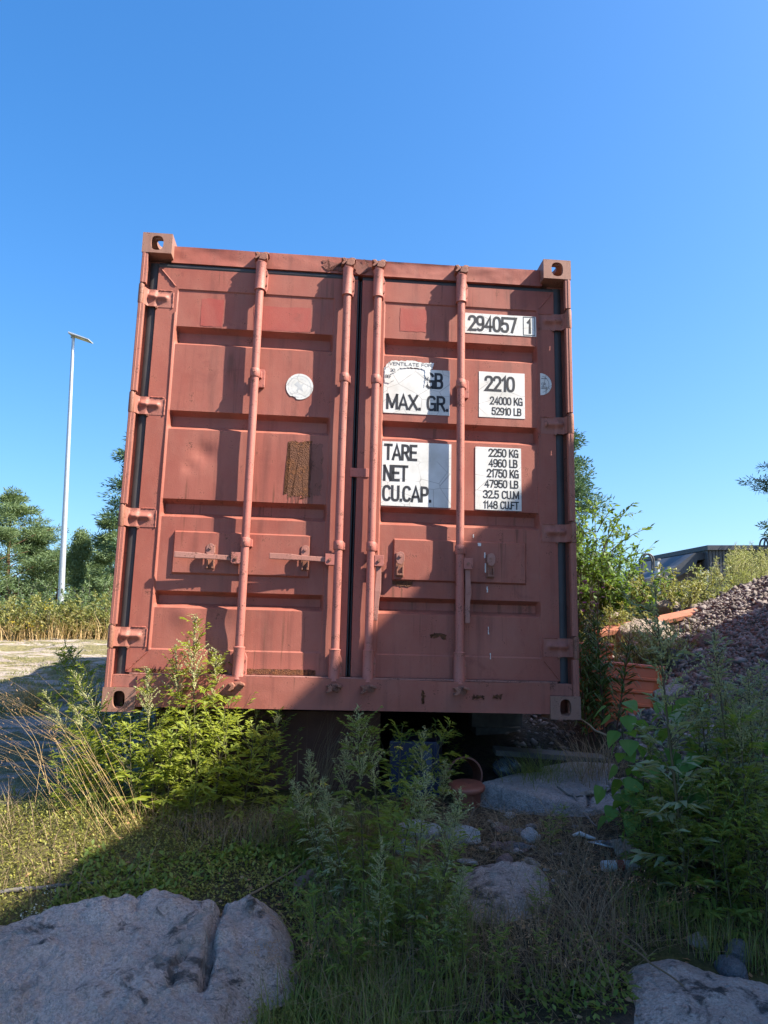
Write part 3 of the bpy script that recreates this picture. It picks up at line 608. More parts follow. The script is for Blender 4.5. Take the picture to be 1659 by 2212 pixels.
# locking rods
RD = .031; RR = .022
def rod(u, parent, k):
    lo, hi = .155, 2.485; mb = MB(); pts = []
    for v in np.linspace(lo, hi, 60):
        pts.append((u + .0035 * float(fbm(np.array([v * 1.5]), np.array([k * 5.1]), 3)[0]), RD + .002 * float(fbm(np.array([v * 2]), np.array([k * 2.1]), 8)[0]), v))
    mb.tube(pts, RR, 20); mb.build('lock_rod', M['paint_rod'], parent, 50)
    for (a, b2, up) in ((2.300, 2.470, 1), (.166, .333, 0)):
        s = MB(); s.tube([(u, RD, a), (u, RD, a + .003), (u, RD, a + .008), (u, RD, b2 - .012), (u, RD, b2 - .004), (u, RD, b2)], [.0255, .031, .0285, .0285, .031, .0265], 22)
        s.build('rod_sleeve', M['paint_rod'], parent, 40)
        f = MB(); f.prism([(u - .026, a + .01), (u + .034, a + .006), (u + .040, a + .03), (u + .040, b2 - .055), (u + .030, b2 - .03), (u - .024, b2 - .02)], 'y', RD + .015, D0 - .0005)
        f.build('sleeve_bracket', M['paint_rod'], parent, None, .002)
        for zz in (a + .04, b2 - .07):
            q = MB(); q.tube([(u + .033, RD + .0145, zz), (u + .033, RD + .004, zz)], .006, 8); q.build('rivet', M['iron'], parent, 40)
        # cam and its keeper on header or sill
        zc = 2.504 if up else .128; sgn = 1 if up else -1; ky = .067 if up else .0035
        c = MB(); c.prism([(u - .014, zc - .026 * sgn), (u + .020, zc - .032 * sgn), (u + .034, zc - .020 * sgn), (u + .036, zc + .004 * sgn), (u + .020, zc + .016 * sgn), (u - .006, zc + .008 * sgn)], 'y', RD - .030, RD + .012)
        c.build('cam', M['iron'], parent, None, .004)
        kp = MB(); y0 = min(ky - .058, -.002 - .0) if up else -.040
        y0 = ky - .050
        kp.prism([(u - .040, zc + .022), (u - .020, zc + .026), (u - .006, zc + .012), (u - .010, zc - .006), (u - .030, zc - .018), (u - .040, zc - .014), (u - .026, zc + .004)], 'y', y0, ky + .004)
        kp.prism([(u + .038, zc + .024), (u + .024, zc + .027), (u + .010, zc + .024), (u + .012, zc + .018), (u + .030, zc + .012), (u + .044, zc + .012)], 'y', y0, ky + .004)
        kp.build('cam_keeper', M['iron'], hd if up else sl, None, .003)
    for vb, plate in ((1.812, 1), (.874, 0)):
        q = MB(); q.tube([(u, RD, vb - .024), (u, RD, vb - .021), (u, RD, vb + .021), (u, RD, vb + .024)], [.025, .027, .027, .025], 20); q.build('rod_bracket', M['paint_rod'], parent, 40)
        f = MB(); f.box(u - .006, u + .035, RD + .012, RD + .024, vb - .020, vb + .020); f.box(u + .025, u + .036, RD + .0242, DP - .004, vb - .020, vb + .020); f.build('bracket_arm', M['paint_rod'], parent, None, .003)
        q = MB(); q.tube([(u - .004, RD - .025, vb + .003), (u - .004, RD - .033, vb + .003)], [.007, .0055], 10); q.build('bolt', M['worn'], parent, 40)
        if plate and k in (0, 3):
            f = MB(); f.prism([(u + .004, vb - .070), (u + .048, vb - .070), (u + .052, vb - .064), (u + .052, vb + .028), (u + .046, vb + .036), (u + .004, vb + .036)], 'y', DP - .020, DP - .0002); f.build('bracket_plate', M['paint_rod'], parent, None, .003)
RU = [.656, 1.146, 1.321, 1.800]
for k, u in enumerate(RU): rod(u, ld if k < 2 else rd, k)

# handles
def bar_profile(mb, pts, w, th, y):
    "flat bar along pts (u, v) with widths w"
    n = len(pts); L = []; Rr = []
    for i, p in enumerate(pts):
        d = np.array(pts[min(i + 1, n - 1)]) - np.array(pts[max(i - 1, 0)]); d = d / np.linalg.norm(d); nn = np.array([-d[1], d[0]])
        L.append(tuple(np.array(p) + nn * w[i] / 2)); Rr.append(tuple(np.array(p) - nn * w[i] / 2))
    for i in range(n - 1):
        ya, yb = y[i], y[i + 1]
        q = [(L[i][0], ya, L[i][1]), (Rr[i][0], ya, Rr[i][1]), (Rr[i + 1][0], yb, Rr[i + 1][1]), (L[i + 1][0], yb, L[i + 1][1])]
        mb.add(q + [(x, yy + th, zz) for x, yy, zz in q], [(0, 1, 2, 3), (7, 6, 5, 4), (0, 3, 7, 4), (1, 5, 6, 2)] + ([(0, 4, 5, 1)] if i == 0 else []) + ([(3, 2, 6, 7)] if i == n - 2 else []))
def lug(u, v, parent, side):
    f = MB(); s = side
    f.prism([(u + s * .018, v - .030), (u + s * .060, v - .030), (u + s * .068, v - .022), (u + s * .068, v + .030), (u + s * .018, v + .030)], 'y', RD - .016, RD - .006)
    f.prism([(u + s * .018, v - .030), (u + s * .060, v - .030), (u + s * .068, v - .022), (u + s * .068, v + .030), (u + s * .018, v + .030)], 'y', RD + .012, RD + .020)
    f.build('handle_lug', M['paint_rod'], parent, None, .002)
    q = MB(); q.tube([(u + s * .042, RD - .022, v), (u + s * .042, RD + .024, v)], .008, 10); q.build('handle_pin', M['iron'], parent, 40)
for u, v in ((RU[0], .788), (RU[1], .797)):
    lug(u, v, ld, -1); h = MB()
    bar_profile(h, [(u - .040, v), (u - .10, v + .001), (u - .20, v + .004), (u - .245, v + .006), (u - .36, v + .008)], [.030, .026, .026, .032, .031], .011, [RD - .003, RD - .006, RD - .012, RD - .016, RD - .020]); h.build('handle', M['worn'], ld, None, .003)
for u, v, dx in ((RU[2], .799, .000), (RU[3], .799, .006)):
    lug(u, v, rd, 1); h = MB()
    bar_profile(h, [(u + .040, v), (u + .043, v - .07), (u + .040 + dx, v - .16), (u + .036 + dx, v - .205), (u + .030 + dx * 2.2, v - .315)], [.030, .028, .034, .028, .026], .011, [RD - .003, RD - .005, RD - .008, RD - .006, RD - .002]); h.build('handle', M['worn'], rd, None, .003)
# handle catches on the pressed lock boxes
LB = DP - .014
def catch(u, v, parent, closed):
    b_ = MB(); b_.box(u - .022, u + .022, LB - .006, LB - .0003, v - .100, v + .030); b_.build('catch_plate', M['iron'], parent, None, .003)
    c = MB(); pts = [(u + .022 * math.cos(a), v + .008 + .024 * math.sin(a)) for a in np.linspace(0, math.pi, 9)] + [(u - .022, v - .018), (u - .014, v - .034), (u + .006, v - .038), (u + .022, v - .018)]
    c.prism(pts, 'y', LB - .036, LB - .026); c.tube([(u, LB - .006, v + .008), (u, LB - .042, v + .008)], .009, 10); c.build('catch', M['worn'], parent, None, .002)
    r_ = MB()
    if closed: r_.box(u - .016, u - .010, LB - .030, LB - .0062, v - .098, v - .055); r_.box(u + .010, u + .016, LB - .030, LB - .0062, v - .098, v - .055)
    else: r_.box(u - .018, u + .018, LB - .026, LB - .0062, v - .094, v - .084); r_.box(u - .018, u - .012, LB - .026, LB - .0062, v - .0838, v - .046); r_.box(u + .012, u + .018, LB - .026, LB - .0062, v - .0838, v - .046)
    r_.build('catch_bracket', M['iron'], parent, None, .001)
catch(.478, .830, ld, True); catch(.972, .838, ld, True); catch(1.479, .822, rd, False); catch(1.972, .830, rd, False)

# stickers, lettering, patches of older paint and rust
def _arc(cx, cy, rx, ry, a0, a1, n=12, p=2.7):
    o = []
    for t_ in np.linspace(R(a0), R(a1), n):
        c, q = math.cos(t_), math.sin(t_); o.append((cx + rx * math.copysign(abs(c) ** (2 / p), c), cy + ry * math.copysign(abs(q) ** (2 / p), q)))
    return o
W5 = .46
GL = {'0': (W5, [_arc(.23, .5, .23, .5, 0, 360, 30)]), '1': (.24, [[(.20, 0), (.20, 1.0), (.04, .80)]]), '2': (W5, [_arc(.23, .73, .22, .27, 175, -20, 12) + [(.40, .55), (.02, 0), (.46, 0)]]),
 '3': (W5, [_arc(.22, .75, .21, .25, 165, -80, 12), _arc(.22, .26, .23, .26, 85, -165, 13)]), '4': (.50, [[(.37, 0), (.37, 1), (.02, .28), (.50, .28)]]), '5': (W5, [[(.42, 1), (.06, 1), (.04, .54)] + _arc(.22, .30, .23, .30, 135, -165, 14)]),
 '6': (W5, [_arc(.23, .29, .22, .29, 0, 360, 22), _arc(.25, .5, .24, .5, 60, 190, 12)]), '7': (W5, [[(.01, 1), (.45, 1), (.17, 0)]]), '8': (W5, [_arc(.23, .76, .20, .24, 0, 360, 20), _arc(.23, .27, .23, .27, 0, 360, 20)]), '9': (W5, [_arc(.23, .71, .22, .29, 0, 360, 22), _arc(.21, .5, .24, .5, 10, -120, 12)]),
 'A': (.52, [[(0, 0), (.26, 1), (.52, 0)], [(.09, .30), (.43, .30)]]), 'B': (.46, [[(.02, 0), (.02, 1), (.22, 1)] + _arc(.22, .76, .21, .24, 90, -90, 10)[1:] + [(.02, .52)], _arc(.22, .26, .24, .26, 90, -90, 10) + [(.02, 0)]]), 'C': (.46, [_arc(.23, .5, .23, .5, 40, 320, 22)]), 'E': (.40, [[(.40, 1), (.02, 1), (.02, 0), (.40, 0)], [(.02, .52), (.36, .52)]]), 'F': (.38, [[(.38, 1), (.02, 1), (.02, 0)], [(.02, .52), (.34, .52)]]),
 'G': (.48, [_arc(.23, .5, .23, .5, 40, 300, 22), [(.26, .46), (.46, .46), (.46, 0)]]), 'I': (.06, [[(.03, 0), (.03, 1)]]), 'K': (.50, [[(.02, 0), (.02, 1)], [(.46, 1), (.04, .42)], [(.17, .58), (.50, 0)]]), 'L': (.38, [[(.02, 1), (.02, 0), (.38, 0)]]), 'M': (.64, [[(.02, 0), (.02, 1)], [(.02, 1), (.32, .10)], [(.32, .10), (.62, 1)], [(.62, 1), (.62, 0)]]), 'N': (.48, [[(.02, 0), (.02, 1)], [(.02, 1), (.46, 0)], [(.46, 0), (.46, 1)]]), 'O': (.46, [_arc(.23, .5, .23, .5, 0, 360, 30)]),
 'P': (.44, [[(.02, 0), (.02, 1), (.20, 1)] + _arc(.20, .73, .23, .27, 90, -90, 10)[1:] + [(.02, .46)]]), 'R': (.46, [[(.02, 0), (.02, 1), (.20, 1)] + _arc(.20, .74, .23, .26, 90, -90, 10)[1:] + [(.02, .48)], [(.24, .48), (.46, 0)]]), 'T': (.44, [[(0, 1), (.44, 1)], [(.22, 1), (.22, 0)]]), 'U': (.46, [[(.02, 1), (.02, .3)] + _arc(.23, .28, .21, .28, 180, 360, 14) + [(.44, 1)]]), 'V': (.48, [[(0, 1), (.24, 0), (.48, 1)]]), 'X': (.48, [[(0, 0), (.48, 1)], [(0, 1), (.48, 0)]]), '.': (.08, [[(.04, 0), (.04, .05)]]), ' ': (.22, [])}
def lettering(s, u0, u1, v0, v1, depth, parent, mat='ink', wt=.155):
    "condensed stencil capitals fitted into the box u0..u1, v0..v1"
    x = 0; st = []
    for ch in s:
        w, L = GL[ch]; st += [[(x + a, b) for a, b in pl] for pl in L]; x += w + .13
    tot = x - .13; h = v1 - v0; tw_ = wt * h; sx = (u1 - u0 - tw_) / tot; sy = (h - tw_); mb = MB(); hw = tw_ / 2
    for pl in st:
        P_ = [np.array((u0 + hw + a * sx, v0 + hw + b * sy)) for a, b in pl]; n = len(P_); Ls, Rs = [], []
        closed = np.linalg.norm(P_[0] - P_[-1]) < 1e-6
        for i in range(n):
            d0 = P_[i] - P_[i - 1] if i > 0 else (P_[0] - P_[-2] if closed else P_[1] - P_[0]); d1 = P_[i + 1] - P_[i] if i < n - 1 else (P_[1] - P_[0] if closed else d0)
            d0 = d0 / (np.linalg.norm(d0) + 1e-9); d1 = d1 / (np.linalg.norm(d1) + 1e-9); nn = np.array([-(d0 + d1)[1], (d0 + d1)[0]]); nn = nn / (np.linalg.norm(nn) + 1e-9); k = 1 / max(.45, abs(nn @ np.array([-d0[1], d0[0]])))
            p0 = P_[i] + (d0 * 0 if closed else (-d1 if i == 0 else d0 if i == n - 1 else 0 * d0)) * hw * (.95 if not closed else 0)
            Ls.append(p0 + nn * hw * k); Rs.append(p0 - nn * hw * k)
        base = len(mb.v); mb.v += [(a, depth, b) for a, b in Ls] + [(a, depth, b) for a, b in Rs]; mb.f += [(base + i, base + i + 1, base + n + i + 1, base + n + i) for i in range(n - 1)]
    return mb.build('lettering', M[mat], parent, None, 0, False)
def sticker(u0, u1, v0, v1, parent, depth=DP, name='sticker', cut=.0):
    mb = MB(); nx, nz = 8, 8
    pts = [(u0, v0), (u1, v0), (u1, v1), (u0, v1)]
    mb.prism(pts, 'y', depth - .0034, depth - .0004); return mb.build(name, M['vinyl'], parent)
ST = {'A': (1.828, 2.253, 2.142, 2.265), 'B': (1.369, 1.746, 1.639, 1.905), 'C': (1.913, 2.178, 1.642, 1.912), 'D': (1.3705, 1.757, 1.111, 1.474), 'E': (1.893, 2.153, 1.109, 1.467)}
for k, (a, b2, c, d) in ST.items(): sticker(a, b2, c, d, rd)
TX = [("294057", 1.847, 2.138, 2.155, 2.253), ("1", 2.192, 2.222, 2.158, 2.250), ("GB", 1.605, 1.708, 1.791, 1.888), ("MAX. GR.", 1.384, 1.742, 1.660, 1.752),
 ("2210", 1.944, 2.122, 1.796, 1.890), ("24000 KG", 1.975, 2.166, 1.718, 1.766), ("52910 LB", 1.985, 2.158, 1.657, 1.703), ("TARE", 1.380, 1.567, 1.367, 1.461), ("NET", 1.377, 1.518, 1.248, 1.341), ("CU.CAP.", 1.376, 1.651, 1.135, 1.226),
 ("2250 KG", 1.967, 2.139, 1.412, 1.460), ("4960 LB", 1.967, 2.133, 1.353, 1.401), ("21750 KG", 1.957, 2.140, 1.294, 1.343), ("47950 LB", 1.944, 2.137, 1.235, 1.281), ("32.5 CU.M", 1.936, 2.141, 1.174, 1.221), ("1148 CU.FT", 1.936, 2.138, 1.116, 1.161)]
for s, a, b2, c, d in TX: lettering(s, a, b2, c, d, DP - .0042, rd)
fr = MB()
for q in ((2.173, 2.243, 2.1475, 2.1507), (2.173, 2.243, 2.2583, 2.2615), (2.173, 2.1762, 2.1508, 2.2582), (2.2398, 2.243, 2.1508, 2.2582)): fr.box(q[0], q[1], DP - .0046, DP - .0030, q[2], q[3])
fr.build('check_digit_frame', M['ink'], rd)
# torn old notice over the corner of the second sticker
def torn(pts, name, mat, depth):
    out = []
    for i in range(len(pts)):
        a, b2 = np.array(pts[i]), np.array(pts[(i + 1) % len(pts)]); n = max(2, int(np.linalg.norm(b2 - a) / .007))
        for k in range(n): out.append(tuple(a + (b2 - a) * k / n + .006 * (rng.random(2) - .5)))
    mb = MB(); mb.prism(out, 'y', depth - .0016, depth + .0); return mb.build(name, mat, rd)
tn = [(1.385, 1.925), (1.41, 1.945), (1.46, 1.948), (1.53, 1.952), (1.60, 1.944), (1.652, 1.945), (1.646, 1.915), (1.628, 1.90), (1.632, 1.86), (1.612, 1.815), (1.60, 1.80), (1.604, 1.85), (1.60, 1.905), (1.52, 1.912), (1.46, 1.905), (1.43, 1.875), (1.40, 1.862), (1.43, 1.835), (1.40, 1.812), (1.376, 1.815), (1.373, 1.88)]
torn(tn, 'torn_notice', M['vinyl'], DP - .0044)
for s, a, b2, c, d in (("VENTILATE FOR", 1.398, 1.640, 1.919, 1.939), ("30", 1.404, 1.432, 1.880, 1.899), ("BEF", 1.378, 1.412, 1.842, 1.861), ("NG", 1.606, 1.628, 1.838, 1.858)): lettering(s, a, b2, c, d, DP - .0066, rd, 'ink', .13)
# round stickers
def disc(u, v, r, depth, parent, a0, a1, n=40, notch=False):
    pts = []
    for t_ in np.linspace(a0, a1, n):
        rr = r * (1 + .006 * math.sin(t_ * 23)); 
        if notch and 4.1 < t_ % (2 * math.pi) < 4.5: rr *= .88 + .05 * random.random()
        pts.append((u + rr * math.cos(t_), v + rr * math.sin(t_)))
    mb = MB(); mb.prism(pts, 'y', depth - .003, depth - .0003); return mb.build('round_sticker', M['vinyl'], parent)
disc(.901, 1.765, .075, DP, ld, 0, 2 * math.pi * .98, 50, True)
ring = MB()
for r_, w in ((.062, .0012), (.045, .0010)):
    n = 44
    for k in range(n):
        if random.random() < .12: continue
        a, b2 = 2 * math.pi * k / n, 2 * math.pi * (k + .8) / n
        p = [(.901 + (r_ + s * w) * math.cos(t_), DP - .0036, 1.765 + (r_ + s * w) * math.sin(t_)) for s, t_ in ((-1, a), (1, a), (1, b2), (-1, b2))]; ring.add(p, [(0, 1, 2, 3)])
wing = [(-.03, .012), (-.012, .03), (.006, .010), (.026, .022), (.012, -.002), (.022, -.03), (.002, -.014), (-.022, -.034), (-.008, -.004)]
ring.add([(.901 + x, DP - .0036, 1.765 + y) for x, y in wing], [tuple(range(len(wing)))]); ring.build('sticker_print', M['ink_soft'], ld)
disc(2.268, 1.853, .066, D0, rd, -math.pi / 2, math.pi / 2, 24)
lettering('CR', 2.275, 2.300, 1.846, 1.862, D0 - .0036, rd, 'ink', .13)
hr = MB()
for k in range(14):
    a, b2 = -1.3 + k * .19, -1.3 + k * .19 + .14; p = [(2.268 + (.050 + s * .0012) * math.cos(t_), D0 - .0036, 1.853 + (.050 + s * .0012) * math.sin(t_)) for s, t_ in ((-1, a), (1, a), (1, b2), (-1, b2))]; hr.add(p, [(0, 1, 2, 3)])
for zz in (1.825, 1.835, 1.885): hr.box(2.274, 2.308, D0 - .0038, D0 - .0032, zz, zz + .003)
hr.build('sticker_print', M['ink'], rd)
patch('paint_patch', .334, .455, 2.090, 2.256, DP, M['paint_patch'], ld, .004, 3); patch('paint_patch', .628, .948, 2.090, 2.234, DP, M['paint_patch'], ld, .006, 4)
patch('paint_patch', 1.454, 1.606, 2.130, 2.271, DP, M['paint_patch'], rd, .008, 5)
patch('rust_stain', .975, 1.045, 1.15, 1.44, DP, M['paint_dark'], ld, .012, 7, 90); [patch('rust_stain', u_, u_ + .006 + .008 * (k_ % 3), 1.104, 1.15, DP + .0003, M['paint_dark'], ld, .004, 60 + k_, 26) for k_, u_ in enumerate((.862, .882, .905, .918, .945, .962))]; patch('rust_patch', .852, .982, 1.139, 1.446, DP, M['rust'], ld, .022, 6, 170)['label'] = 'rough brown rust patch where paint is gone'  # wide stain beside the patch is rust with the rod's shadow painted in
patch('rust_patch', .70, 1.05, .1945, .222, D0, M['rust'], ld, .006, 8, 80); patch('rust_patch', .12, .60, .1945, .212, D0, M['rust'], ld, .005, 9, 80)
for (u, v, w, h, s) in ((1.655, .405, .08, .022, 11), (1.60, .075, .012, .06, 12), (1.87, .10, .05, .012, 13), (1.98, .105, .03, .01, 14), (1.44, .675, .11, .05, 15), (1.50, .735, .05, .05, 16)):
    par, dd = (sl, .001) if v < .16 else (rd, DP)
    patch('rust_spot', u, u + w, v, v + h, dd - .001, M['rust'], par, .018, s, 46)
patch('rust_stain', 1.02, 1.26, 2.478, 2.532, .0655, M['paint_dark'], hd, .05, 21, 80)
# blue grey paint drips and white scuffs on the right leaf
for (u, v, w, h, s) in ((1.905, .905, .018, .016, 1), (1.94, .840, .007, .03, 2), (1.943, .76, .012, .05, 3), (1.957, .655, .006, .03, 4), (1.964, .43, .004, .04, 5), (1.88, .95, .006, .02, 6), (1.973, .30, .004, .03, 7)):
    patch('paint_scuff', u, u + w, v, v + h, (LB if .71 < v < .92 else DP if .32 < v else D0) - .0004, M['vinyl'], rd, .003, s, 24)
# ---------------------------------------------------------------- plant builders
def nrm(a): return a / (np.linalg.norm(a, axis=-1, keepdims=True) + 1e-9)
def leafq(b, d, L, Wd, droop=0.25, tilt=None, belly=.45):
    "one four-cornered leaf blade per row: base b, direction d, length L, width Wd"
    d = nrm(d); up = np.array([0, 0, 1.0]); s = np.cross(d, up) + 1e-4; s = nrm(s)
    if tilt is not None: s = nrm(s * np.cos(tilt)[:, None] + np.cross(d, s) * np.sin(tilt)[:, None])
    L = np.asarray(L)[:, None]; Wd = np.asarray(Wd)[:, None]
    m = b + d * L * belly; tip = b + d * L - up * L * droop
    return np.stack([b, m + s * Wd * .5, tip, m - s * Wd * .5], 1)
def quads_obj(name, qs, mat, parent=None, smooth=True):
    Q = np.concatenate(qs, 0); F = np.arange(len(Q) * 4).reshape(-1, 4); me_ = tri_mesh(name, Q.reshape(-1, 3), F)
    o = link(name, me_, mat, parent); return o
_tet = np.array([(0, 0, 1), (.94, 0, -.33), (-.47, .82, -.33), (-.47, -.82, -.33)]); _tef = np.array([(0, 1, 2), (0, 2, 3), (0, 3, 1), (1, 3, 2)])
def beads_obj(name, P, S, mat, parent=None):
    n = len(P); V = _tet[None] * S[:, None, None] * (0.8 + .4 * rng.random((n, 4, 1))); a = rng.random(n) * 6.28; c, s = np.cos(a)[:, None], np.sin(a)[:, None]
    V = np.stack([V[..., 0] * c - V[..., 1] * s, V[..., 0] * s + V[..., 1] * c, V[..., 2] * 1.5], -1) + P[:, None]
    F = _tef[None] + (np.arange(n) * 4)[:, None, None]; return link(name, tri_mesh(name, V.reshape(-1, 3), F.reshape(-1, 3)), mat, parent)
def dirs(az, el): return np.stack([np.cos(az) * np.cos(el), np.sin(az) * np.cos(el), np.sin(el)], -1)
def lobed(b, d, L, lobes=3, wid=.125):
    "deeply cut leaf: a terminal lobe and pairs of side lobes"
    out = []; d = nrm(d); up = np.array([0, 0, 1.0]); s = nrm(np.cross(d, up) + 1e-4); n = len(b); L = np.asarray(L)
    dr = -up * (L[:, None] * .12)
    out.append(leafq(b, d, L * .62, L * .06, .03)); out.append(leafq(b + d * (L * .48)[:, None], d + .1 * (rng.random((n, 3)) - .5), L * .56, L * wid * 1.1, .25))
    for k in range(lobes):
        t = .28 + .5 * k / max(1, lobes - 1) * .8
        for sg in (-1, 1):
            dd = nrm(d * .8 + s * sg * .75 + .5 * (rng.random((n, 3)) - .5)); out.append(leafq(b + d * (L * t)[:, None] + dr * t * t, dd, L * (.52 - .07 * k) * (.7 + .6 * rng.random(n)), L * wid * .9, .22, (rng.random(n) - .5) * 1.2))
    return out
def mugwort(name, seed, H, leaf=1.0, flower=1.0, grey=False, bushy=1.0):
    global rng
    keep_ = rng; rng = np.random.default_rng(seed); root = empty(name)
    ts = np.linspace(0, 1, 14); wob = (rng.random(2) - .5) * .10 * H; ph = rng.random() * 6
    C = lambda t: np.stack([wob[0] * np.sin(t * 2.2 + ph) - wob[0] * np.sin(ph), wob[1] * np.sin(t * 2.6 + ph) - wob[1] * np.sin(ph), t * H], -1)
    st = MB(); st.tube(C(ts), list(.0042 * (1 - .8 * ts) * (H / .8) ** .5 + .0006), 6); sb = []
    n = int(H / .026); t = np.sort(rng.uniform(.04, .97, n)); az = np.arange(n) * 2.4 + rng.random(n) * .7; el = .75 - .55 * (1 - t) + (rng.random(n) - .5) * .5
    L = leaf * (.037 + .085 * np.clip(1.05 - t, 0, 1) ** .7 * sstep(-.15, .25, t)) * (.75 + .5 * rng.random(n))
    q = lobed(C(t), dirs(az, el), L, 3)
    # axillary shoots carrying smaller leaves
    ns = int(n * .45 * bushy); t2 = rng.uniform(.12, .92, ns); az2 = rng.random(ns) * 6.28; el2 = .65 + .5 * rng.random(ns); l2 = (.05 + .13 * (1 - t2) ** .8 * sstep(0, .3, t2)) * leaf * (.6 + .8 * rng.random(ns)); B = C(t2); Dd = dirs(az2, el2)
    for k in range(ns): st.tube([B[k], B[k] + Dd[k] * l2[k] * .6, B[k] + Dd[k] * l2[k] + np.array([0, 0, .1]) * l2[k]], [.0015, .0011, .0006], 3, False)
    for j in range(4):
        f = .3 + .23 * j; p = B + Dd * (l2 * f)[:, None]; a = az2 + (rng.random(ns) - .5) * 4; q += lobed(p, nrm(dirs(a, .3 + .6 * rng.random(ns)) + Dd * .6), leaf * (.028 + .03 * rng.random(ns)) * (1.2 - .5 * t2), 2, .17)
    st.build('stem', M['stem'], root, 60)
    fo = quads_obj('foliage', q, M['mug_grey' if grey else 'mug'], root); fo['kind'] = 'stuff'
    if flower > 0:
        P = []; nb = int(26 * flower); tb = rng.uniform(1 - .42 * flower, 1.0, nb); fl = []
        for k in range(nb):
            a, e = rng.random() * 6.28, .9 + .4 * rng.random(); dd = dirs(np.array([a]), np.array([e]))[0]; ln = (.02 + .14 * (1 - tb[k]) / .42 * .8) * (.6 + .8 * rng.random()) * H / .8
            b0 = C(np.array([tb[k]]))[0]; m = max(4, int(ln / .0042)); f = np.linspace(.1, 1, m); pp = b0 + dd * (f * ln)[:, None] + np.array([dd[0], dd[1], 0]) * (.25 * ln * f * f)[:, None] - np.array([0, 0, 1]) * (.2 * ln * f * f)[:, None]
            P.append(pp + (rng.random((m, 3)) - .5) * .008)
            nl = 3; fl.append(leafq(np.repeat(b0[None], nl, 0) + dd * (rng.random(nl) * ln)[:, None], dirs(rng.random(nl) * 6.28, .3 + .6 * rng.random(nl)), .02 + .02 * rng.random(nl), np.full(nl, .004), .1))
        P.append(C(np.linspace(.8, 1.0, int(36 * flower))) + (rng.random((int(36 * flower), 3)) - .5) * .012)
        P = np.concatenate(P); o = beads_obj('flower_spike', P, .0022 + .0022 * rng.random(len(P)), M['mugflower'], root); o['kind'] = 'stuff'
        o = quads_obj('bract', fl, M['mug_grey'], root); o['kind'] = 'stuff'
    rng = keep_; return root
def place(o, p, lean=(0, 0), rz=None, s=1.0):
    "stand a plant at p; lean: metres its top moves in x and y per metre of height"
    o.location = p; q = Vector((lean[0], lean[1], 1)).normalized(); q = Vector((0, 0, 1)).rotation_difference(q)
    o.rotation_mode = 'QUATERNION'; o.rotation_quaternion = q @ Euler((0, 0, random.random() * 6.28 if rz is None else rz)).to_quaternion(); o.scale = (s, s, s)
proto = {}
proto['tall'] = [mugwort('mugwort_plant', 10 + k, .85, 1.3, 1.0) for k in range(3)]
proto['low'] = [mugwort('mugwort_plant', 20 + k, .45, 1.5, .0, False, 1.2) for k in range(3)]
proto['mid'] = [mugwort('mugwort_plant', 30 + k, .62, 1.4, .55, False, 1.1) for k in range(3)]
proto['grey'] = [mugwort('mugwort_plant', 40 + k, .80, 1.05, 1.0, True, 1.0) for k in range(3)]
_used = set(); PL = {}; ORIG = {q.name: ch.data for L_ in proto.values() for q in L_ for ch in q.children if ch.name.startswith('foliage')}
HN = {'tall': .85, 'low': .45, 'mid': .62, 'grey': .80}
def plant(kind, p, h, lean, label, group, cat='plant', name=None):
    src = random.choice(proto[kind]); o = src if src.name not in _used else copy_tree(src); _used.add(o.name); _used.add(src.name)
    for ch in o.children:
        if ch.name.startswith('foliage'): ch.data = ORIG[src.name]
    PL.setdefault(group, []).append((o, h, np.array(p))); place(o, p, (lean[0] / max(h, .1), lean[1] / max(h, .1)), None, h / HN[kind]); tag(o, label, cat, group); return o

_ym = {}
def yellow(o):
    "plants in the sun: same leaves, sunlight put into a yellower green"
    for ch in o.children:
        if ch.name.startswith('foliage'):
            if ch.data.name not in _ym: m_ = ch.data.copy(); m_.materials[0] = M['mug_sunlit']; _ym[ch.data.name] = m_; _ym[m_.name] = m_
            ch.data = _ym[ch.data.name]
G1 = ('leafy mugwort with pale flower spikes, sunlit before the left corner casting', 'sunlit mugwort at the left corner')
G1b = ('low leafy mugwort among the sunlit stems at the left corner', 'low mugwort at the left corner')
for x, y, h, lx, ly, kd in [(430, 1742, .92, -.06, .05, 'tall'), (470, 1735, .74, 0, .03, 'tall'), (385, 1738, .76, -.05, .03, 'tall'), (335, 1748, .66, -.08, .05, 'tall'), (505, 1722, .62, .02, .02, 'mid'), (545, 1732, .52, .03, 0, 'mid'),
        (310, 1725, .88, -.50, 0, 'tall'), (345, 1705, .62, -.22, 0, 'tall'), (255, 1745, .52, -.26, 0, 'mid'), (300, 1740, .72, -.36, .05, 'tall'), (460, 1700, .6, .03, .05, 'mid'), (270, 1720, .80, -.55, .05, 'tall'), (225, 1735, .62, -.38, 0, 'tall'), (330, 1690, .74, -.30, .05, 'tall')]:
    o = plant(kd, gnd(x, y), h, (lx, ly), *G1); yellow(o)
for x, y, h, lx, ly in [(410, 1765, .46, 0, -.05), (460, 1765, .44, .05, 0), (225, 1740, .40, -.16, 0), (290, 1768, .40, -.05, 0), (362, 1768, .36, 0, 0), (520, 1765, .42, .06, 0), (330, 1760, .42, 0, 0), (480, 1745, .5, .02, 0), (390, 1715, .5, 0, 0), (560, 1755, .36, .05, 0), (350, 1725, .48, -.08, 0), (270, 1720, .42, -.12, 0), (545, 1700, .42, .04, 0), (420, 1790, .3, 0, 0), (190, 1745, .3, -.12, 0), (160, 1760, .24, -.1, 0)]:
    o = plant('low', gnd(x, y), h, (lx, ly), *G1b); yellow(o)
plant('mid', gnd(597, 1745), .47, (-.02, .02), 'single slender mugwort standing before the dark concrete plinth', 'slender mugwort at the plinth')
G2 = ('shaded mugwort with grey flower spikes before the gap between the doors', 'shaded mugwort before the door gap')
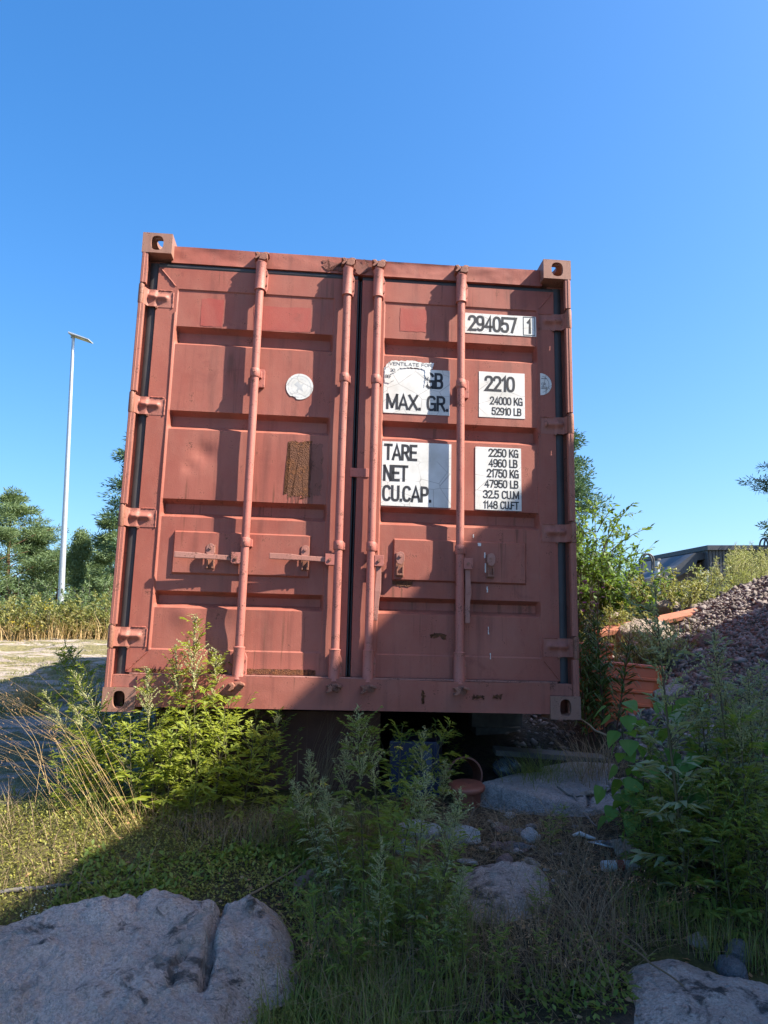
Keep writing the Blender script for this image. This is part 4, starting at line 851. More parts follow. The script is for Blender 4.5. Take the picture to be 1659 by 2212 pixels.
for x, y, h, lx, ly, kd in [(790, 1965, .72, -.04, .03, 'tall'), (838, 1955, .66, -.02, .03, 'tall'), (925, 2075, .56, .12, .02, 'grey'), (885, 2085, .60, .08, .03, 'grey'), (755, 1985, .50, -.10, .02, 'grey'), (865, 2010, .50, .03, 0, 'mid'), (715, 1930, .44, -.14, 0, 'grey'), (815, 2110, .42, .0, 0, 'grey'), (965, 2120, .36, .05, 0, 'grey'), (690, 1880, .46, -.04, .05, 'grey'), (735, 1865, .50, .02, .05, 'grey'), (895, 1850, .52, .03, .05, 'tall'), (950, 1860, .40, .05, .03, 'grey')]:
    plant(kd, gnd(x, y), h, (lx, ly), *G2)
G3 = ('low feathery mugwort in shade between the outcrops and the plinth', 'low shaded mugwort in the middle')
for x, y, h, lx, ly in [(715, 1842, .36, -.24, 0), (695, 1855, .28, -.18, 0), (905, 1765, .46, .16, .1), (860, 1770, .44, .02, .1), (955, 1965, .34, .05, 0), (800, 2050, .30, 0, 0), (870, 2085, .30, .03, 0), (935, 2105, .30, .03, 0), (1000, 2130, .22, 0, 0), (740, 1920, .26, -.04, 0), (850, 1900, .36, 0, 0), (700, 2110, .26, -.05, 0), (640, 1830, .2, -.1, 0), (1090, 2150, .2, 0, 0), (1180, 2120, .16, 0, 0), (1215, 1800, .12, 0, 0), (1190, 1830, .14, 0, 0), (980, 1660, .2, 0, 0), (1170, 1990, .16, 0, 0), (760, 2160, .26, 0, 0), (940, 2180, .22, 0, 0)]:
    plant('low', gnd(x, y), h, (lx, ly), *G3)
G4 = ('tall mugwort with a dark stem in shade before the gravel heap', 'tall mugwort before the gravel heap')
for x, y, h, lx, ly, kd in [(1490, 1980, 1.18, -.02, .05, 'grey'), (1605, 1960, 1.0, .0, .08, 'grey'), (1560, 1900, .72, -.04, .05, 'mid'), (1640, 1910, .80, .02, .05, 'grey'), (1520, 1890, .66, .0, .03, 'mid'), (1445, 1860, .52, -.05, 0, 'mid'), (1625, 2010, .74, .05, .05, 'mid'), (1655, 1830, .75, 0, 0, 'grey'), (1580, 1790, .62, 0, 0, 'grey')]:
    plant(kd, gnd(x, y), h, (lx, ly), *G4)
G5 = ('low bushy mugwort in deep shade under the tall stems by the heap', 'low mugwort before the gravel heap')
for x, y, h in [(1420, 1935, .36), (1385, 1885, .30), (1550, 2000, .46), (1600, 1860, .5), (1655, 2050, .46), (1480, 1930, .42), (1570, 1950, .44), (1630, 1960, .46), (1450, 1900, .36), (1560, 1850, .42), (1400, 1840, .3), (1430, 1800, .32), (1480, 2010, .34), (1590, 2030, .36), (1535, 1820, .4), (1610, 1800, .45), (1650, 1790, .45), (1390, 1940, .22)]:
    plant('low', gnd(x, y), h, ((random.random() - .5) * .08, 0), *G5)
def onpile(x, y):
    for Y in np.arange(3.2, 12, .03):
        p = at(x, y, Y)
        if p[2] < top_h(p[0], p[1]): return np.array([p[0], p[1], top_h(p[0], p[1]) - .01])
    return gnd(x, y)
G6 = ('grey green mugwort rooted in the shaded slope of the gravel heap', 'grey mugwort on the gravel heap')
for x, y, h in [(1500, 1620, .26), (1540, 1650, .28), (1620, 1620, .32), (1650, 1670, .38), (1560, 1710, .38), (1470, 1680, .28), (1610, 1710, .38), (1590, 1650, .3), (1440, 1710, .26), (1500, 1700, .34), (1655, 1620, .3), (1630, 1750, .4), (1460, 1750, .3)]:
    plant('grey', onpile(x, y), h, ((random.random() - .5) * .1, 0), *G6)
G7 = ('pale yellow green weed in full sun on the crest of the gravel heap', 'pale weeds on the crest of the heap')
proto['pale'] = []
for k in range(3):
    o = mugwort('tall_weed', 60 + k, .8, .75, .9, True, 1.2); proto['pale'].append(o)
    for ch in o.children:
        if ch.name.startswith('foliage') or ch.name.startswith('bract'): ch.data.materials[0] = M['pale']
        if ch.name.startswith('foliage'): ORIG[o.name] = ch.data
HN['pale'] = .8
for k in range(46):
    x = 1490 + 175 * random.random(); Y = 8.3 + 2.2 * random.random(); f = (x - 1490) / 170; p = at(x, 1250, Y); zt = at(x, 1265 - 85 * min(1, f * 1.6) * (.72 + .4 * random.random()), Y)[2]; zb = max(top_h(p[0], p[1]) - .03, .7)
    if zt - zb > .15: plant('pale', (p[0], p[1], zb), zt - zb, ((random.random() - .5) * .12, 0), *G7)

# yellowed mugwort leaves at the foot of the shaded stems
for x, y, Y in [(1490, 1935, 2.95), (1440, 1970, 2.9), (1560, 1900, 2.95), (1650, 2045, 2.75), (1425, 1975, 2.85)]:
    p = at(x, y, Y); n = 1; q = []
    for k in range(1): q += lobed(p[None] + (rng.random((1, 3)) - .5) * .04, dirs(np.array([rng.random() * 6.28]), np.array([-.3])), np.array([.06]), 3, .2)
    o = quads_obj('withered_leaf', q, M['mugyellow']); tag(o, 'yellow withered mugwort leaf low in the shaded weeds', 'leaf', 'withered yellow leaves')
yl = []
for x, y, Y in [(850, 1612, 3.75), (790, 1625, 3.55), (690, 1684, 3.5), (688, 1710, 3.5), (1345, 2105, 2.8)]:
    p = at(x, y, Y); q = lobed(p[None], dirs(np.array([rng.random() * 6.28]), np.array([-.2])), np.array([.06]), 3, .2); o = quads_obj('withered_leaf', q, M['mugyellow']); tag(o, 'yellow leaf among the mugwort before the container', 'leaf', 'yellow leaves before the container')

# fireweed right of the container
def fireweed(seed, H, flowers):
    root = empty('fireweed_plant'); r = np.random.default_rng(seed); st = MB(); C = lambda t: np.stack([.05 * H * np.sin(t * 2 + seed), .04 * H * np.sin(t * 3 + seed * 2), t * H], -1)
    st.tube(C(np.linspace(0, 1, 12)), list(.0055 * (1 - .7 * np.linspace(0, 1, 12))), 6); st.build('stem', M['stem_red'], root, 60)
    n = int(H * 120); t = np.sort(r.uniform(.1, .80, n)); az = np.arange(n) * 2.4 + r.random(n); L = .105 * (.75 + .5 * r.random(n)) * (1.1 - .6 * sstep(.55, .85, t))
    b = C(t); d1 = dirs(az, .55 + .3 * r.random(n)); mid = b + d1 * (L * .45)[:, None]; s = nrm(np.cross(d1, [0, 0, 1.0])); w = (L * .065)[:, None]; tip = mid + nrm(d1 - np.array([0, 0, .95])) * (L * .6)[:, None]
    m2 = mid + nrm(d1 - np.array([0, 0, .35])) * (L * .25)[:, None]
    o = quads_obj('foliage', [np.stack([b, mid + s * w, m2, mid - s * w], 1), np.stack([mid + s * w, m2 + s * w * .8, tip, m2 - s * w * .8], 1)], M['fire'], root); o['kind'] = 'stuff'
    m = int(40 * H); t = r.uniform(.74, 1, m); o = quads_obj('seed_pod', [leafq(C(t), dirs(r.random(m) * 6.28, .5 + .5 * r.random(m)), .03 + .03 * r.random(m), np.full(m, .003), 0)], M['fireseed'], root); o['kind'] = 'stuff'
    if flowers:
        for k in range(flowers):
            t = np.array([.74 + .2 * r.random()]); a = r.random() * 6.28; p = C(t)[0] + dirs(np.array([a]), np.array([.4]))[0] * .035; aa = np.arange(5) * 1.257
            quads_obj('flower', [leafq(np.repeat(p[None], 5, 0), dirs(aa, .3 + .3 * r.random(5)), np.full(5, .016), np.full(5, .013), 0)], M['firefl'], root)
    return root
GF = 'fireweed clump'
for i, (x, y, h, lx, fl) in enumerate([(1268, 1500, 1.08, .0, 12), (1300, 1520, 1.0, .05, 5), (1285, 1540, .80, -.02, 0), (1330, 1530, .74, .12, 0), (1262, 1545, .72, -.01, 0), (1310, 1545, .62, .03, 0), (1275, 1520, .92, .03, 4), (1295, 1500, .86, .02, 0)]):
    o = fireweed(i + 3, h, fl); p = at(x, y, 4.62 + .06 * i); p[2] = top_h(p[0], p[1]) - .01; place(o, p, (lx, 0)); tag(o, 'fireweed with purple blossom beside the right corner post' if fl > 10 else 'narrow leaved fireweed in front of the orange sheet', 'plant', GF)

# aspen saplings: each leaf a part
def heart(L):
    pts = [(0, 0)]
    for t_ in np.linspace(0, 1, 7)[1:-1]: pts.append((L * .52 * math.sin(math.pi * t_ ** .62) ** .9, L * (t_ * 1.08 - .10 * math.sin(math.pi * t_))))
    pts.append((0, L * 1.05)); return pts + [(-x, y) for x, y in pts[-2:0:-1]]
def leaf_mesh(L):
    pts = heart(L); me_ = bpy.data.meshes.new('leaf'); vs_ = [(x, y, .12 * abs(x) - .6 * (y / L) ** 2 * L * .35) for x, y in pts]; n = len(vs_); tipi = pts.index((0, L * 1.05))
    vs_.append((0, L * .5, -.04 * L)); me_.from_pydata(vs_, [], [(n, i, (i + 1) % n) for i in range(n)]); me_.materials.append(M['aspen']); return me_
LM = [leaf_mesh(.058), leaf_mesh(.068), leaf_mesh(.078)]
def sapling(p, H, nl, seed, lean, label):
    root = empty('aspen_sapling'); r = random.Random(seed); place(root, p, lean, 0.0); st = MB(); st.tube([(0, 0, 0), (.01, .01, H * .4), (-.008, .0, H * .75), (.005, 0, H)], [.005, .004, .003, .0015], 6)
    for k in range(nl):
        t_ = .25 + .75 * k / nl; z = t_ * H; a = k * 2.4 + r.random(); ln = .04 + .05 * r.random() * (1.2 - t_); b2 = (ln * math.cos(a), ln * math.sin(a), z + ln * .35)
        st.tube([(0, 0, z), b2], [.0012, .0009], 4, False); o = bpy.data.objects.new('leaf', r.choice(LM)); col.objects.link(o); o.parent = root; o.location = b2
        o.rotation_euler = (R(-62 + 50 * r.random()), R(-30 + 60 * r.random()), a - math.pi / 2 + (r.random() - .5))
    st.build('stem', M['stem'], root, 60); tag(root, label, 'sapling', 'aspen saplings'); return root
for i, (x, y, h, n, l, Y) in enumerate([(1390, 1790, .62, 24, (-.14, .0), 3.35), (1455, 1790, .62, 24, (.03, 0), 3.35), (1400, 1800, .40, 16, (-.02, 0), 3.25), (1350, 1760, .22, 10, (-.25, 0), 3.5), (1635, 1700, .40, 9, (0, 0), 3.4), (1530, 1850, .5, 14, (0, 0), 3.2), (1480, 1830, .45, 14, (.1, 0), 3.25)]):
    p = at(x, y, Y); p[2] = top_h(p[0], p[1]) - .01; sapling(p, h, n, i + 5, l, 'broad leaved aspen sapling with bright green leaves before the gravel heap')

# ---------------------------------------------------------------- grasses
def blades(P, H, az, lean, Wd, curl=.5):
    "three-segment grass blades as two stacked quads"
    d = np.stack([np.cos(az), np.sin(az), np.zeros(len(az))], -1); s = np.stack([-np.sin(az), np.cos(az), np.zeros(len(az))], -1); up = np.array([0, 0, 1.0]); H = H[:, None]; Wd = Wd[:, None]; lean = lean[:, None]
    m = P + up * H * .55 + d * H * lean * .45; t_ = P + up * H * (1 - .25 * np.clip(lean * curl, 0, 2)) + d * H * lean * 1.15
    return [np.stack([P - s * Wd * .5, P + s * Wd * .5, m + s * Wd * .4, m - s * Wd * .4], 1), np.stack([m - s * Wd * .4, m + s * Wd * .4, t_ + s * Wd * .06, t_ - s * Wd * .06], 1)]
ROCKS = [(.86, 4.0, .50, .34)]
def poly_dist(pg, x, y):
    "distance inside the polygon (negative outside)"
    x = np.asarray(x, float); y = np.asarray(y, float); d = np.full(x.shape, 1e9); ins = np.zeros(x.shape, bool); n = len(pg)
    for i in range(n):
        (ax, ay), (bx, by) = pg[i], pg[(i + 1) % n]; vx, vy = bx - ax, by - ay; t_ = np.clip(((x - ax) * vx + (y - ay) * vy) / (vx * vx + vy * vy + 1e-12), 0, 1)
        d = np.minimum(d, np.hypot(x - ax - t_ * vx, y - ay - t_ * vy)); c = ((ay > y) != (by > y)) & (x < (bx - ax) * (y - ay) / (by - ay + 1e-12) + ax); ins ^= c
    return np.where(ins, d, -d)
_g2 = lambda L: [tuple(gnd(x, y)[:2]) for x, y in L]
OUT_A = _g2([(0, 2022), (60, 1992), (170, 1968), (300, 1954), (420, 1947), (470, 1962), (500, 1966), (560, 1962), (612, 1988), (640, 2040), (648, 2110), (630, 2170), (560, 2200)]) + [(-.42, 1.9), (-.5, 1.5), (-1.9, 1.5), (-2.3, 2.2), (-1.9, 2.55)]
OUT_B = _g2([(985, 1882), (1060, 1862), (1180, 1868), (1203, 1930), (1190, 1985), (1090, 2012), (990, 1992), (963, 1930)])
OUT_C = _g2([(1335, 2092), (1400, 2068), (1480, 2074), (1560, 2108), (1659, 2128)]) + [(1.6, 2.5), (1.6, 1.9), (.62, 1.9), (.64, 2.2)]
SLAB = [(.48, 4.12), (.62, 3.98), (.74, 3.86), (.92, 3.72), (1.14, 3.70), (1.30, 3.84), (1.32, 4.10), (1.18, 4.28), (.92, 4.32), (.70, 4.28)]
OUTS = [OUT_A, OUT_B, OUT_C]
def off_rock(x, y, grow=0.0):
    m = np.ones(len(x), bool)
    for pg in OUTS: m &= poly_dist(pg, x, y) < -.012 - grow
    m &= poly_dist(SLAB, x, y) < .02
    return m
def field(name, n, xr, yr, hr, mat, label, cat, dens, wd=.003, lean=.55, seed=1):
    r = np.random.default_rng(seed); x = r.uniform(*xr, n); y = r.uniform(*yr, n); k = dens(x, y) > r.random(n); x, y = x[k], y[k]; k = off_rock(x, y); x, y = x[k], y[k]
    P = np.stack([x, y, ground_h(x, y) - .004], 1); n = len(x); H = r.uniform(*hr, n) * (.6 + .8 * vnoise(x * 3, y * 3, 4)); o = quads_obj(name, blades(P, H, r.random(n) * 6.28, lean * r.random(n) * 1.6, wd * (.6 + .8 * r.random(n))), M[mat]); tag(o, label, cat, kind='stuff'); return o
debris = lambda x, y: sstep(-.05, .1, x) * (1 - sstep(1.2, 1.45, x)) * sstep(3.1, 3.25, y)
field('grass', 60000, (-2.4, 2.0), (1.7, 3.75), (.05, .15), 'grass', 'short green grass growing between the bare outcrops', 'grass', lambda x, y: sstep(-.10, .16, fbm(x * 1.6, y * 1.6, 81)) * (1 - debris(x, y)) * (1 - rock_zone(x, y)) * (1 - .75 * sstep(-.9, -1.3, x) * (y > 2.85)), .0028, .6, 1)
field('dry_grass', 34000, (-2.4, 2.0), (1.7, 3.7), (.05, .17), 'deadgrass', 'dead brown grass matted on the ground around the bare outcrops', 'grass', lambda x, y: sstep(-.12, .14, fbm(x * 1.9, y * 1.9, 181)) * (1 - .6 * debris(x, y)) * (1 - rock_zone(x, y)) * (1 - .7 * sstep(-.8, -1.1, x)), .0022, 1.3, 2)
field('roadside_grass', 10000, (-13, -.6), (12.5, 15), (.15, .42), 'straw', 'dry yellow grass behind the bare rock ridge', 'grass', lambda x, y: .7 + 0 * x, .009, .6, 3)
field('heap_grass', 5000, (1.3, 3.2), (5.6, 9.5), (.08, .4), 'scrub', 'rough weeds and grass growing behind the orange sheet', 'grass', lambda x, y: sstep(0, .2, fbm(x * 1.5, y * 1.5, 33) + .12), .008, .7, 5)
# dead roots and fibres on the dark soil in front of the container
r = np.random.default_rng(9); n = 26000; x = r.uniform(-.3, 1.6, n); y = r.uniform(2.9, 4.3, n); k = (debris(x, y) + .15 > r.random(n)); x, y = x[k], y[k]; k = off_rock(x, y, -.06); x, y = x[k], y[k]; n = len(x)
P = np.stack([x, y, ground_h(x, y) + .002 + .02 * r.random(n)], 1)
o = quads_obj('root_litter', [leafq(P, dirs(r.random(n) * 6.28, (r.random(n) - .4) * .7), .02 + .06 * r.random(n) ** 2, .0016 + .0016 * r.random(n), .2, (r.random(n) - .5) * 2)], M['deadgrass']); tag(o, 'dead brown roots and fibres littering the soil before the container', 'litter', kind='stuff')
# low herbs and moss
def carpet(name, n, xr, yr, L, mat, label, cat, dens, seed):
    r = np.random.default_rng(seed); x = r.uniform(*xr, n); y = r.uniform(*yr, n); k = dens(x, y) > r.random(n); x, y = x[k], y[k]; k = off_rock(x, y, -.045); x, y = x[k], y[k]; n = len(x)
    P = np.stack([x, y, ground_h(x, y) + .03 * r.random(n) ** 2], 1); l = L * (.5 + r.random(n)); o = quads_obj(name, [leafq(P, dirs(r.random(n) * 6.28, .1 + 1.1 * r.random(n)), l, l * .45, .2, (r.random(n) - .5))], M[mat]); tag(o, label, cat, kind='stuff')
carpet('ground_herbs', 60000, (-1.2, 2.0), (1.7, 3.4), .026, 'mug', 'small green herbs covering the shaded soil', 'herbs', lambda x, y: sstep(-.06, .16, fbm(x * 2, y * 2, 281)) * (1 - debris(x, y)), 11)
carpet('moss', 70000, (-2.8, -.1), (2.2, 3.85), .014, 'mossclump', 'yellow green moss on the sunlit ground behind the broad outcrop', 'moss', lambda x, y: np.maximum(sstep(-.08, .08, fbm(x * 3, y * 3, 381)), .8 * sstep(-.7, -1.0, x)) * (1 - rock_zone(x, y)), 12)
carpet('reindeer_lichen', 5000, (-2.0, -1.2), (2.75, 3.2), .008, 'whitefl', 'pale lichen cushions on the sunlit ground', 'lichen', lambda x, y: sstep(.10, .14, fbm(x * 5, y * 5, 481)), 13)

def tuft(name, p, n, H, az, spread, lean, mat, label, cat, group=None, heads=None, wd=.003, base=.05, seed=0):
    r = np.random.default_rng(seed); root = empty(name, p); B = np.stack([r.normal(0, base, n), r.normal(0, base, n), np.zeros(n) - .01], 1); Hh = H * r.uniform(.55, 1.05, n); a = az + r.normal(0, spread, n); ln = np.abs(lean + r.normal(0, .22, n))
    q = blades(B, Hh, a, ln, np.full(n, wd), .6); o = quads_obj('blade', q, M[mat], root); o['kind'] = 'stuff'
    if heads:
        tops = (q[1][:, 2] + q[1][:, 3]) / 2; mids = (q[0][:, 2] + q[0][:, 3]) / 2; P = []; D = []
        for i in range(n):
            if r.random() < .8:
                m = 16; f = r.uniform(.45, 1.0, m); P.append(mids[i] + (tops[i] - mids[i]) * f[:, None] + r.normal(0, .014, (m, 3))); D.append(np.repeat(nrm(tops[i] - mids[i])[None], m, 0) + r.normal(0, .5, (m, 3)))
        P = np.concatenate(P); D = np.concatenate(D); o = quads_obj('seed_head', [leafq(P, D, .010 + .008 * r.random(len(P)), np.full(len(P), .003), .2)], M[heads], root); o['kind'] = 'stuff'
    return tag(root, label, cat, group)
pi = math.pi
tuft('tall_grass', gnd(300, 1800), 15, .85, pi, .3, .85, 'straw', 'arching golden grass with drooping seed heads beside the sunlit mugwort', 'grass tuft', 'golden seed grasses', 'spikelet', .0020, .035, 1)
tuft('tall_grass', gnd(235, 1815), 13, .72, pi, .3, .9, 'straw', 'arching golden grass with drooping seed heads beside the sunlit mugwort', 'grass tuft', 'golden seed grasses', 'spikelet', .0019, .04, 2)
tuft('tall_grass', gnd(140, 1760), 12, .62, pi * .95, .4, .8, 'straw', 'arching golden grass with drooping seed heads beside the sunlit mugwort', 'grass tuft', 'golden seed grasses', 'spikelet', .0019, .05, 3)
tuft('dead_grass', gnd(690, 1745), 90, .52, .5, .35, .55, 'deadgrass', 'brown dead grass tuft leaning against the dark plinth', 'grass tuft', None, None, .0028, .05, 4)
tuft('dead_grass', at(1290, 1640, 4.15) * [1, 1, 0] + [0, 0, gz(*at(1290, 1640, 4.15)[:2])], 140, .32, 1.2, 1.6, .8, 'deadgrass', 'pale dead grass tuft below the right corner casting', 'grass tuft', None, None, .003, .08, 5)
tuft('green_grass', at(1160, 1650, 4.2) * [1, 1, 0] + [0, 0, gz(*at(1160, 1650, 4.2)[:2])], 320, .28, 0, 3, .7, 'grass', 'fine green grass tuft in the shadow under the container', 'grass tuft', None, None, .0026, .07, 6)
tuft('green_grass', gnd(820, 2075), 90, .34, 0, 3, .25, 'grass', 'upright green grass tuft between outcrop and shaded mugwort', 'grass tuft', None, None, .0035, .045, 7)
tuft('green_grass', gnd(1010, 2190), 60, .25, 0, 3, .4, 'grass', 'loose green grass tuft between the cracked outcrop and the low outcrop', 'grass tuft', None, None, .003, .06, 8)
tuft('straw_grass', gnd(70, 1530), 300, .34, .2, 3, .9, 'straw', 'yellow grass tuft growing from the lit bedrock', 'grass tuft', None, None, .004, .10, 9)
tuft('straw_grass', gnd(200, 1500), 40, .4, .2, 3, .6, 'straw', 'thin straw tuft on the bedrock near the container side', 'grass tuft', None, None, .003, .12, 10)
for i, (x, y) in enumerate([(1330, 2160), (1220, 2140), (700, 2140), (1120, 2000), (1260, 2060)]):
    tuft('bent_grass', gnd(x, y), 14, .34, 2.6 + i, .9, 1.0, 'deadgrass', 'thin bleached bent grass stalks on the dark shaded ground', 'grass tuft', 'bent grass stalks', 'spikelet', .0022, .06, 30 + i)

# labels that tell the bigger plants apart by height, the low ones by their neighbours
ORD = ['tallest', 'second tallest', 'third tallest', 'fourth tallest', 'fifth tallest', 'sixth tallest', 'seventh tallest', 'eighth tallest', 'ninth tallest', 'tenth tallest', 'eleventh tallest', 'twelfth tallest', 'thirteenth tallest', 'fourteenth tallest', 'shortest']
for g, nm in (('sunlit mugwort at the left corner', 'sunlit flowering mugworts before the left corner casting'), ('shaded mugwort before the door gap', 'shaded flowering mugworts before the gap between the doors'), ('tall mugwort before the gravel heap', 'dark stemmed mugworts before the gravel heap')):
    for k, (o, h, p) in enumerate(sorted(PL[g], key=lambda e: -e[1])): o['label'] = (ORD[k] if k < len(PL[g]) - 1 else 'shortest') + ' of the ' + nm
NB = [((-.38, 2.6), 'beside the cracked granite outcrop'), ((.35, 3.5), 'around the white quartz lumps'), ((-.25, 3.6), 'at the foot of the dark plinth'), ((.15, 2.6), 'beside the upright green grass tuft'), ((.02, 3.15), 'at the foot of the tall shaded mugwort'), ((.85, 3.4), 'on the litter by the thin hoop'), ((.7, 2.6), 'on the dark ground near the low outcrop'), ((.15, 3.85), 'before the blue crate')]
for o, h, p in PL['low shaded mugwort in the middle']:
    w = min(NB, key=lambda e: (e[0][0] - p[0]) ** 2 + (e[0][1] - p[1]) ** 2)[1]; o['label'] = 'low feathery shaded mugwort ' + w; o['group'] = 'low mugwort ' + w
for g, nm, a, b, c in (('low mugwort at the left corner', 'low leafy mugwort', 'under the sunlit stems next to the golden grass', 'under the tallest sunlit stems at the left corner', 'at the edge of the sunlit clump toward the plinth'), ('low mugwort before the gravel heap', 'low bushy mugwort in deep shade', 'below the aspen saplings', 'under the dark stemmed mugworts by the heap', 'where the heap foot meets the weeds'), ('grey mugwort on the gravel heap', 'grey green mugwort on the shaded heap', 'low on the slope behind the aspens', 'halfway along the slope', 'high on the slope')):
    q = sorted(PL[g], key=lambda e: e[2][0]); n = len(q)
    for k, (o, h, p) in enumerate(q): w = (a, b, c)[min(2, k * 3 // n)]; o['label'] = nm + ' ' + w; o['group'] = (nm + ' ' + w)

# grass and moss tufts in the clefts of the bedrock
r = np.random.default_rng(77); n = 90000; x = r.uniform(-8, -1.2, n); y = r.uniform(3.6, 13, n); k = (fbm(x * .55, y * 1.4, 55) + .6 * fbm(x * 2.5, y * 4.5, 57) > .21) & (rock_zone(x, y) > .5); x, y = x[k], y[k]; n = len(x)
P = np.stack([x, y, ground_h(x, y) - .003], 1); o = quads_obj('cleft_grass', blades(P, r.uniform(.015, .06, n), r.random(n) * 6.28, r.random(n) * 1.4, .006 * (.6 + .8 * r.random(n))), M['scrub']); tag(o, 'short yellow green moss and grass in the clefts of the bedrock', 'grass', kind='stuff')
# fallen dead leaves
r = np.random.default_rng(78); n = 1500; x = r.uniform(-1.5, 1.8, n); y = r.uniform(2.0, 3.8, n); k = off_rock(x, y, -.05); x, y = x[k], y[k]; n = len(x); P = np.stack([x, y, ground_h(x, y) + .012 * r.random(n)], 1); l = .012 + .02 * r.random(n)
o = quads_obj('leaf_litter', [leafq(P, dirs(r.random(n) * 6.28, (r.random(n) - .4) * .8), l, l * .5, .25, (r.random(n) - .5) * 2)], M['spikelet']); tag(o, 'fallen brown leaves scattered over the shaded soil', 'leaf litter', kind='stuff')
# ---------------------------------------------------------------- rocks and stones
def rock_mesh(name, rx, ry, rz, seed, sub=5, rough=.10, flat=.0, angular=0.0, mat=None):
    bm = bmesh.new(); bmesh.ops.create_icosphere(bm, subdivisions=sub, radius=1.0); r = np.random.default_rng(seed)
    co = np.array([v.co[:] for v in bm.verts])
    pl = nrm(r.normal(size=(9, 3))); off = r.uniform(.62, .95, 9)
    if angular > 0:
        for nn, o_ in zip(pl, off):
            e = co @ nn - o_; co = co - np.clip(e, 0, None)[:, None] * nn * angular
    k = 1 + rough * (2.2 * fbm(co[:, 0] * 1.6 + seed, co[:, 1] * 1.6 + co[:, 2] * 1.1, seed) + 1.0 * fbm(co[:, 0] * 5 + co[:, 2] * 3, co[:, 1] * 5 - co[:, 2] * 2, seed + 5) + .45 * fbm(co[:, 0] * 17 + co[:, 2] * 9, co[:, 1] * 17 - co[:, 2] * 7, seed + 9))
    co = co * k[:, None]
    if flat > 0: co[:, 2] = np.where(co[:, 2] > 1 - flat, 1 - flat + (co[:, 2] - 1 + flat) * .15, co[:, 2])
    co = co * [rx, ry, rz]
    for v, c in zip(bm.verts, co): v.co = c
    me_ = bpy.data.meshes.new(name); bm.to_mesh(me_); bm.free(); return me_
def stone(name, p, dims, seed, mat, label, group=None, rz=0.0, sub=3, rough=.14, angular=.8, flat=0.0, tilt=(0, 0), cat='stone'):
    o = link(name, rock_mesh(name, *dims, seed, sub, rough, flat, angular), M[mat], None, 35 if angular > .5 else 0); o.location = p; o.rotation_euler = (tilt[0], tilt[1], rz); return tag(o, label, cat, group)
def outcrop(pg, rise, edge, seed, mat, label, cat, step=.014, cracks=(), rough=.05, plane=None, tilt=0.0, en=1.0):
    "bedrock knob grown from the ground: rounded or broken edge, uneven weathered top, open cracks"
    pg = np.array(pg); x0, y0 = pg.min(0) - .08; x1, y1 = pg.max(0) + .08; X, Y = np.meshgrid(np.arange(x0, x1, step), np.arange(y0, y1, step)); fx, fy = X.ravel(), Y.ravel()
    d = poly_dist([tuple(p) for p in pg], fx, fy) + en * (.05 * fbm(fx * 4, fy * 4, seed) + .025 * fbm(fx * 14, fy * 14, seed + 2))
    g = base_h(fx, fy) if plane is None else np.full(fx.shape, plane) + tilt * (fy - fy.mean()); h = rise * (1 - np.exp(-np.clip(d, 0, None) / edge)) - np.clip(-d, 0, .08) * 1.6 - .015
    q = fx * .8 + fy * 1.3 + .5 * fbm(fx * 1.1, fy * 1.1, seed + 4); led = np.floor(q * 3.2) * .018 + .018 * sstep(.75, 1.0, q * 3.2 - np.floor(q * 3.2))
    z = g + h + (d > 0) * (rough * (1.6 * fbm(fx * 1.8, fy * 1.8, seed + 6) + 1.0 * np.abs(fbm(fx * 5, fy * 5, seed + 7)) + .55 * fbm(fx * 15, fy * 15, seed + 8) + .3 * fbm(fx * 45, fy * 45, seed + 9)) + .35 * (led - led.mean())) * np.clip(d / .1, 0, 1)
    for k_, c in enumerate(cracks):
        c = np.array(c); dd = np.full(fx.shape, 9.)
        for i in range(len(c) - 1):
            v = c[i + 1] - c[i]; t_ = np.clip(((fx - c[i][0]) * v[0] + (fy - c[i][1]) * v[1]) / (v @ v), 0, 1); dd = np.minimum(dd, np.hypot(fx - c[i][0] - t_ * v[0], fy - c[i][1] - t_ * v[1]))
        dd = np.abs(dd + .03 * fbm(fx * 5, fy * 5, seed + 11) + .012 * fbm(fx * 19, fy * 19, seed + 12)); z = z - (.06 if k_ == 0 else .02) * np.exp(-(dd / (.010 if k_ == 0 else .007)) ** 2)
    dq = d.reshape(X.shape); kp = (dq[:-1, :-1] > -.07) | (dq[1:, 1:] > -.07); o = link('rock_outcrop', grid_mesh('rock_outcrop', X, Y, z.reshape(X.shape), kp), M[mat], None, 0); return tag(o, label, cat)
outcrop(OUT_A, .075, .13, 3, 'granite', 'broad low granite outcrop with dark lichen, split by a narrow crack', 'rock', .0085, [_g2([(474, 1955), (478, 1990), (470, 2040), (456, 2080), (452, 2130), (436, 2205)]), _g2([(452, 2110), (400, 2125), (372, 2165), (365, 2205)]), _g2([(280, 1955), (300, 1995), (290, 2040)])], .07, None, 0.0, .5)
outcrop(OUT_B, .05, .05, 17, 'granite', 'low weathered rock below the white quartz lumps', 'rock', .012, [], .06)
outcrop(OUT_C, .07, .06, 13, 'granite', 'low granite outcrop beside the round pale stone', 'rock', .012)
outcrop(SLAB, .095, .007, 23, 'slab', 'flat pale granite slab lying before the right half of the container', 'rock slab', .012, [[(.95, 3.74), (1.0, 3.9), (1.08, 4.02), (1.2, 4.1)]], .03, .525, .06, .25)
stone('rock_slab', (1.25, 4.4, .60), (.40, .2, .05), 29, 'slab', 'flat grey slab behind the dead grass tuft by the corner casting', None, .1, 4, .07, .9, .25, (.02, .0), 'rock slab')
def gs(x, y, dims, seed, mat, label, group=None, **k):
    p = gnd(x, y); return stone('stone', (p[0], p[1], p[2] + dims[2] * .35), dims, seed, mat, label, group, k.pop('rz', seed * .7), **k)
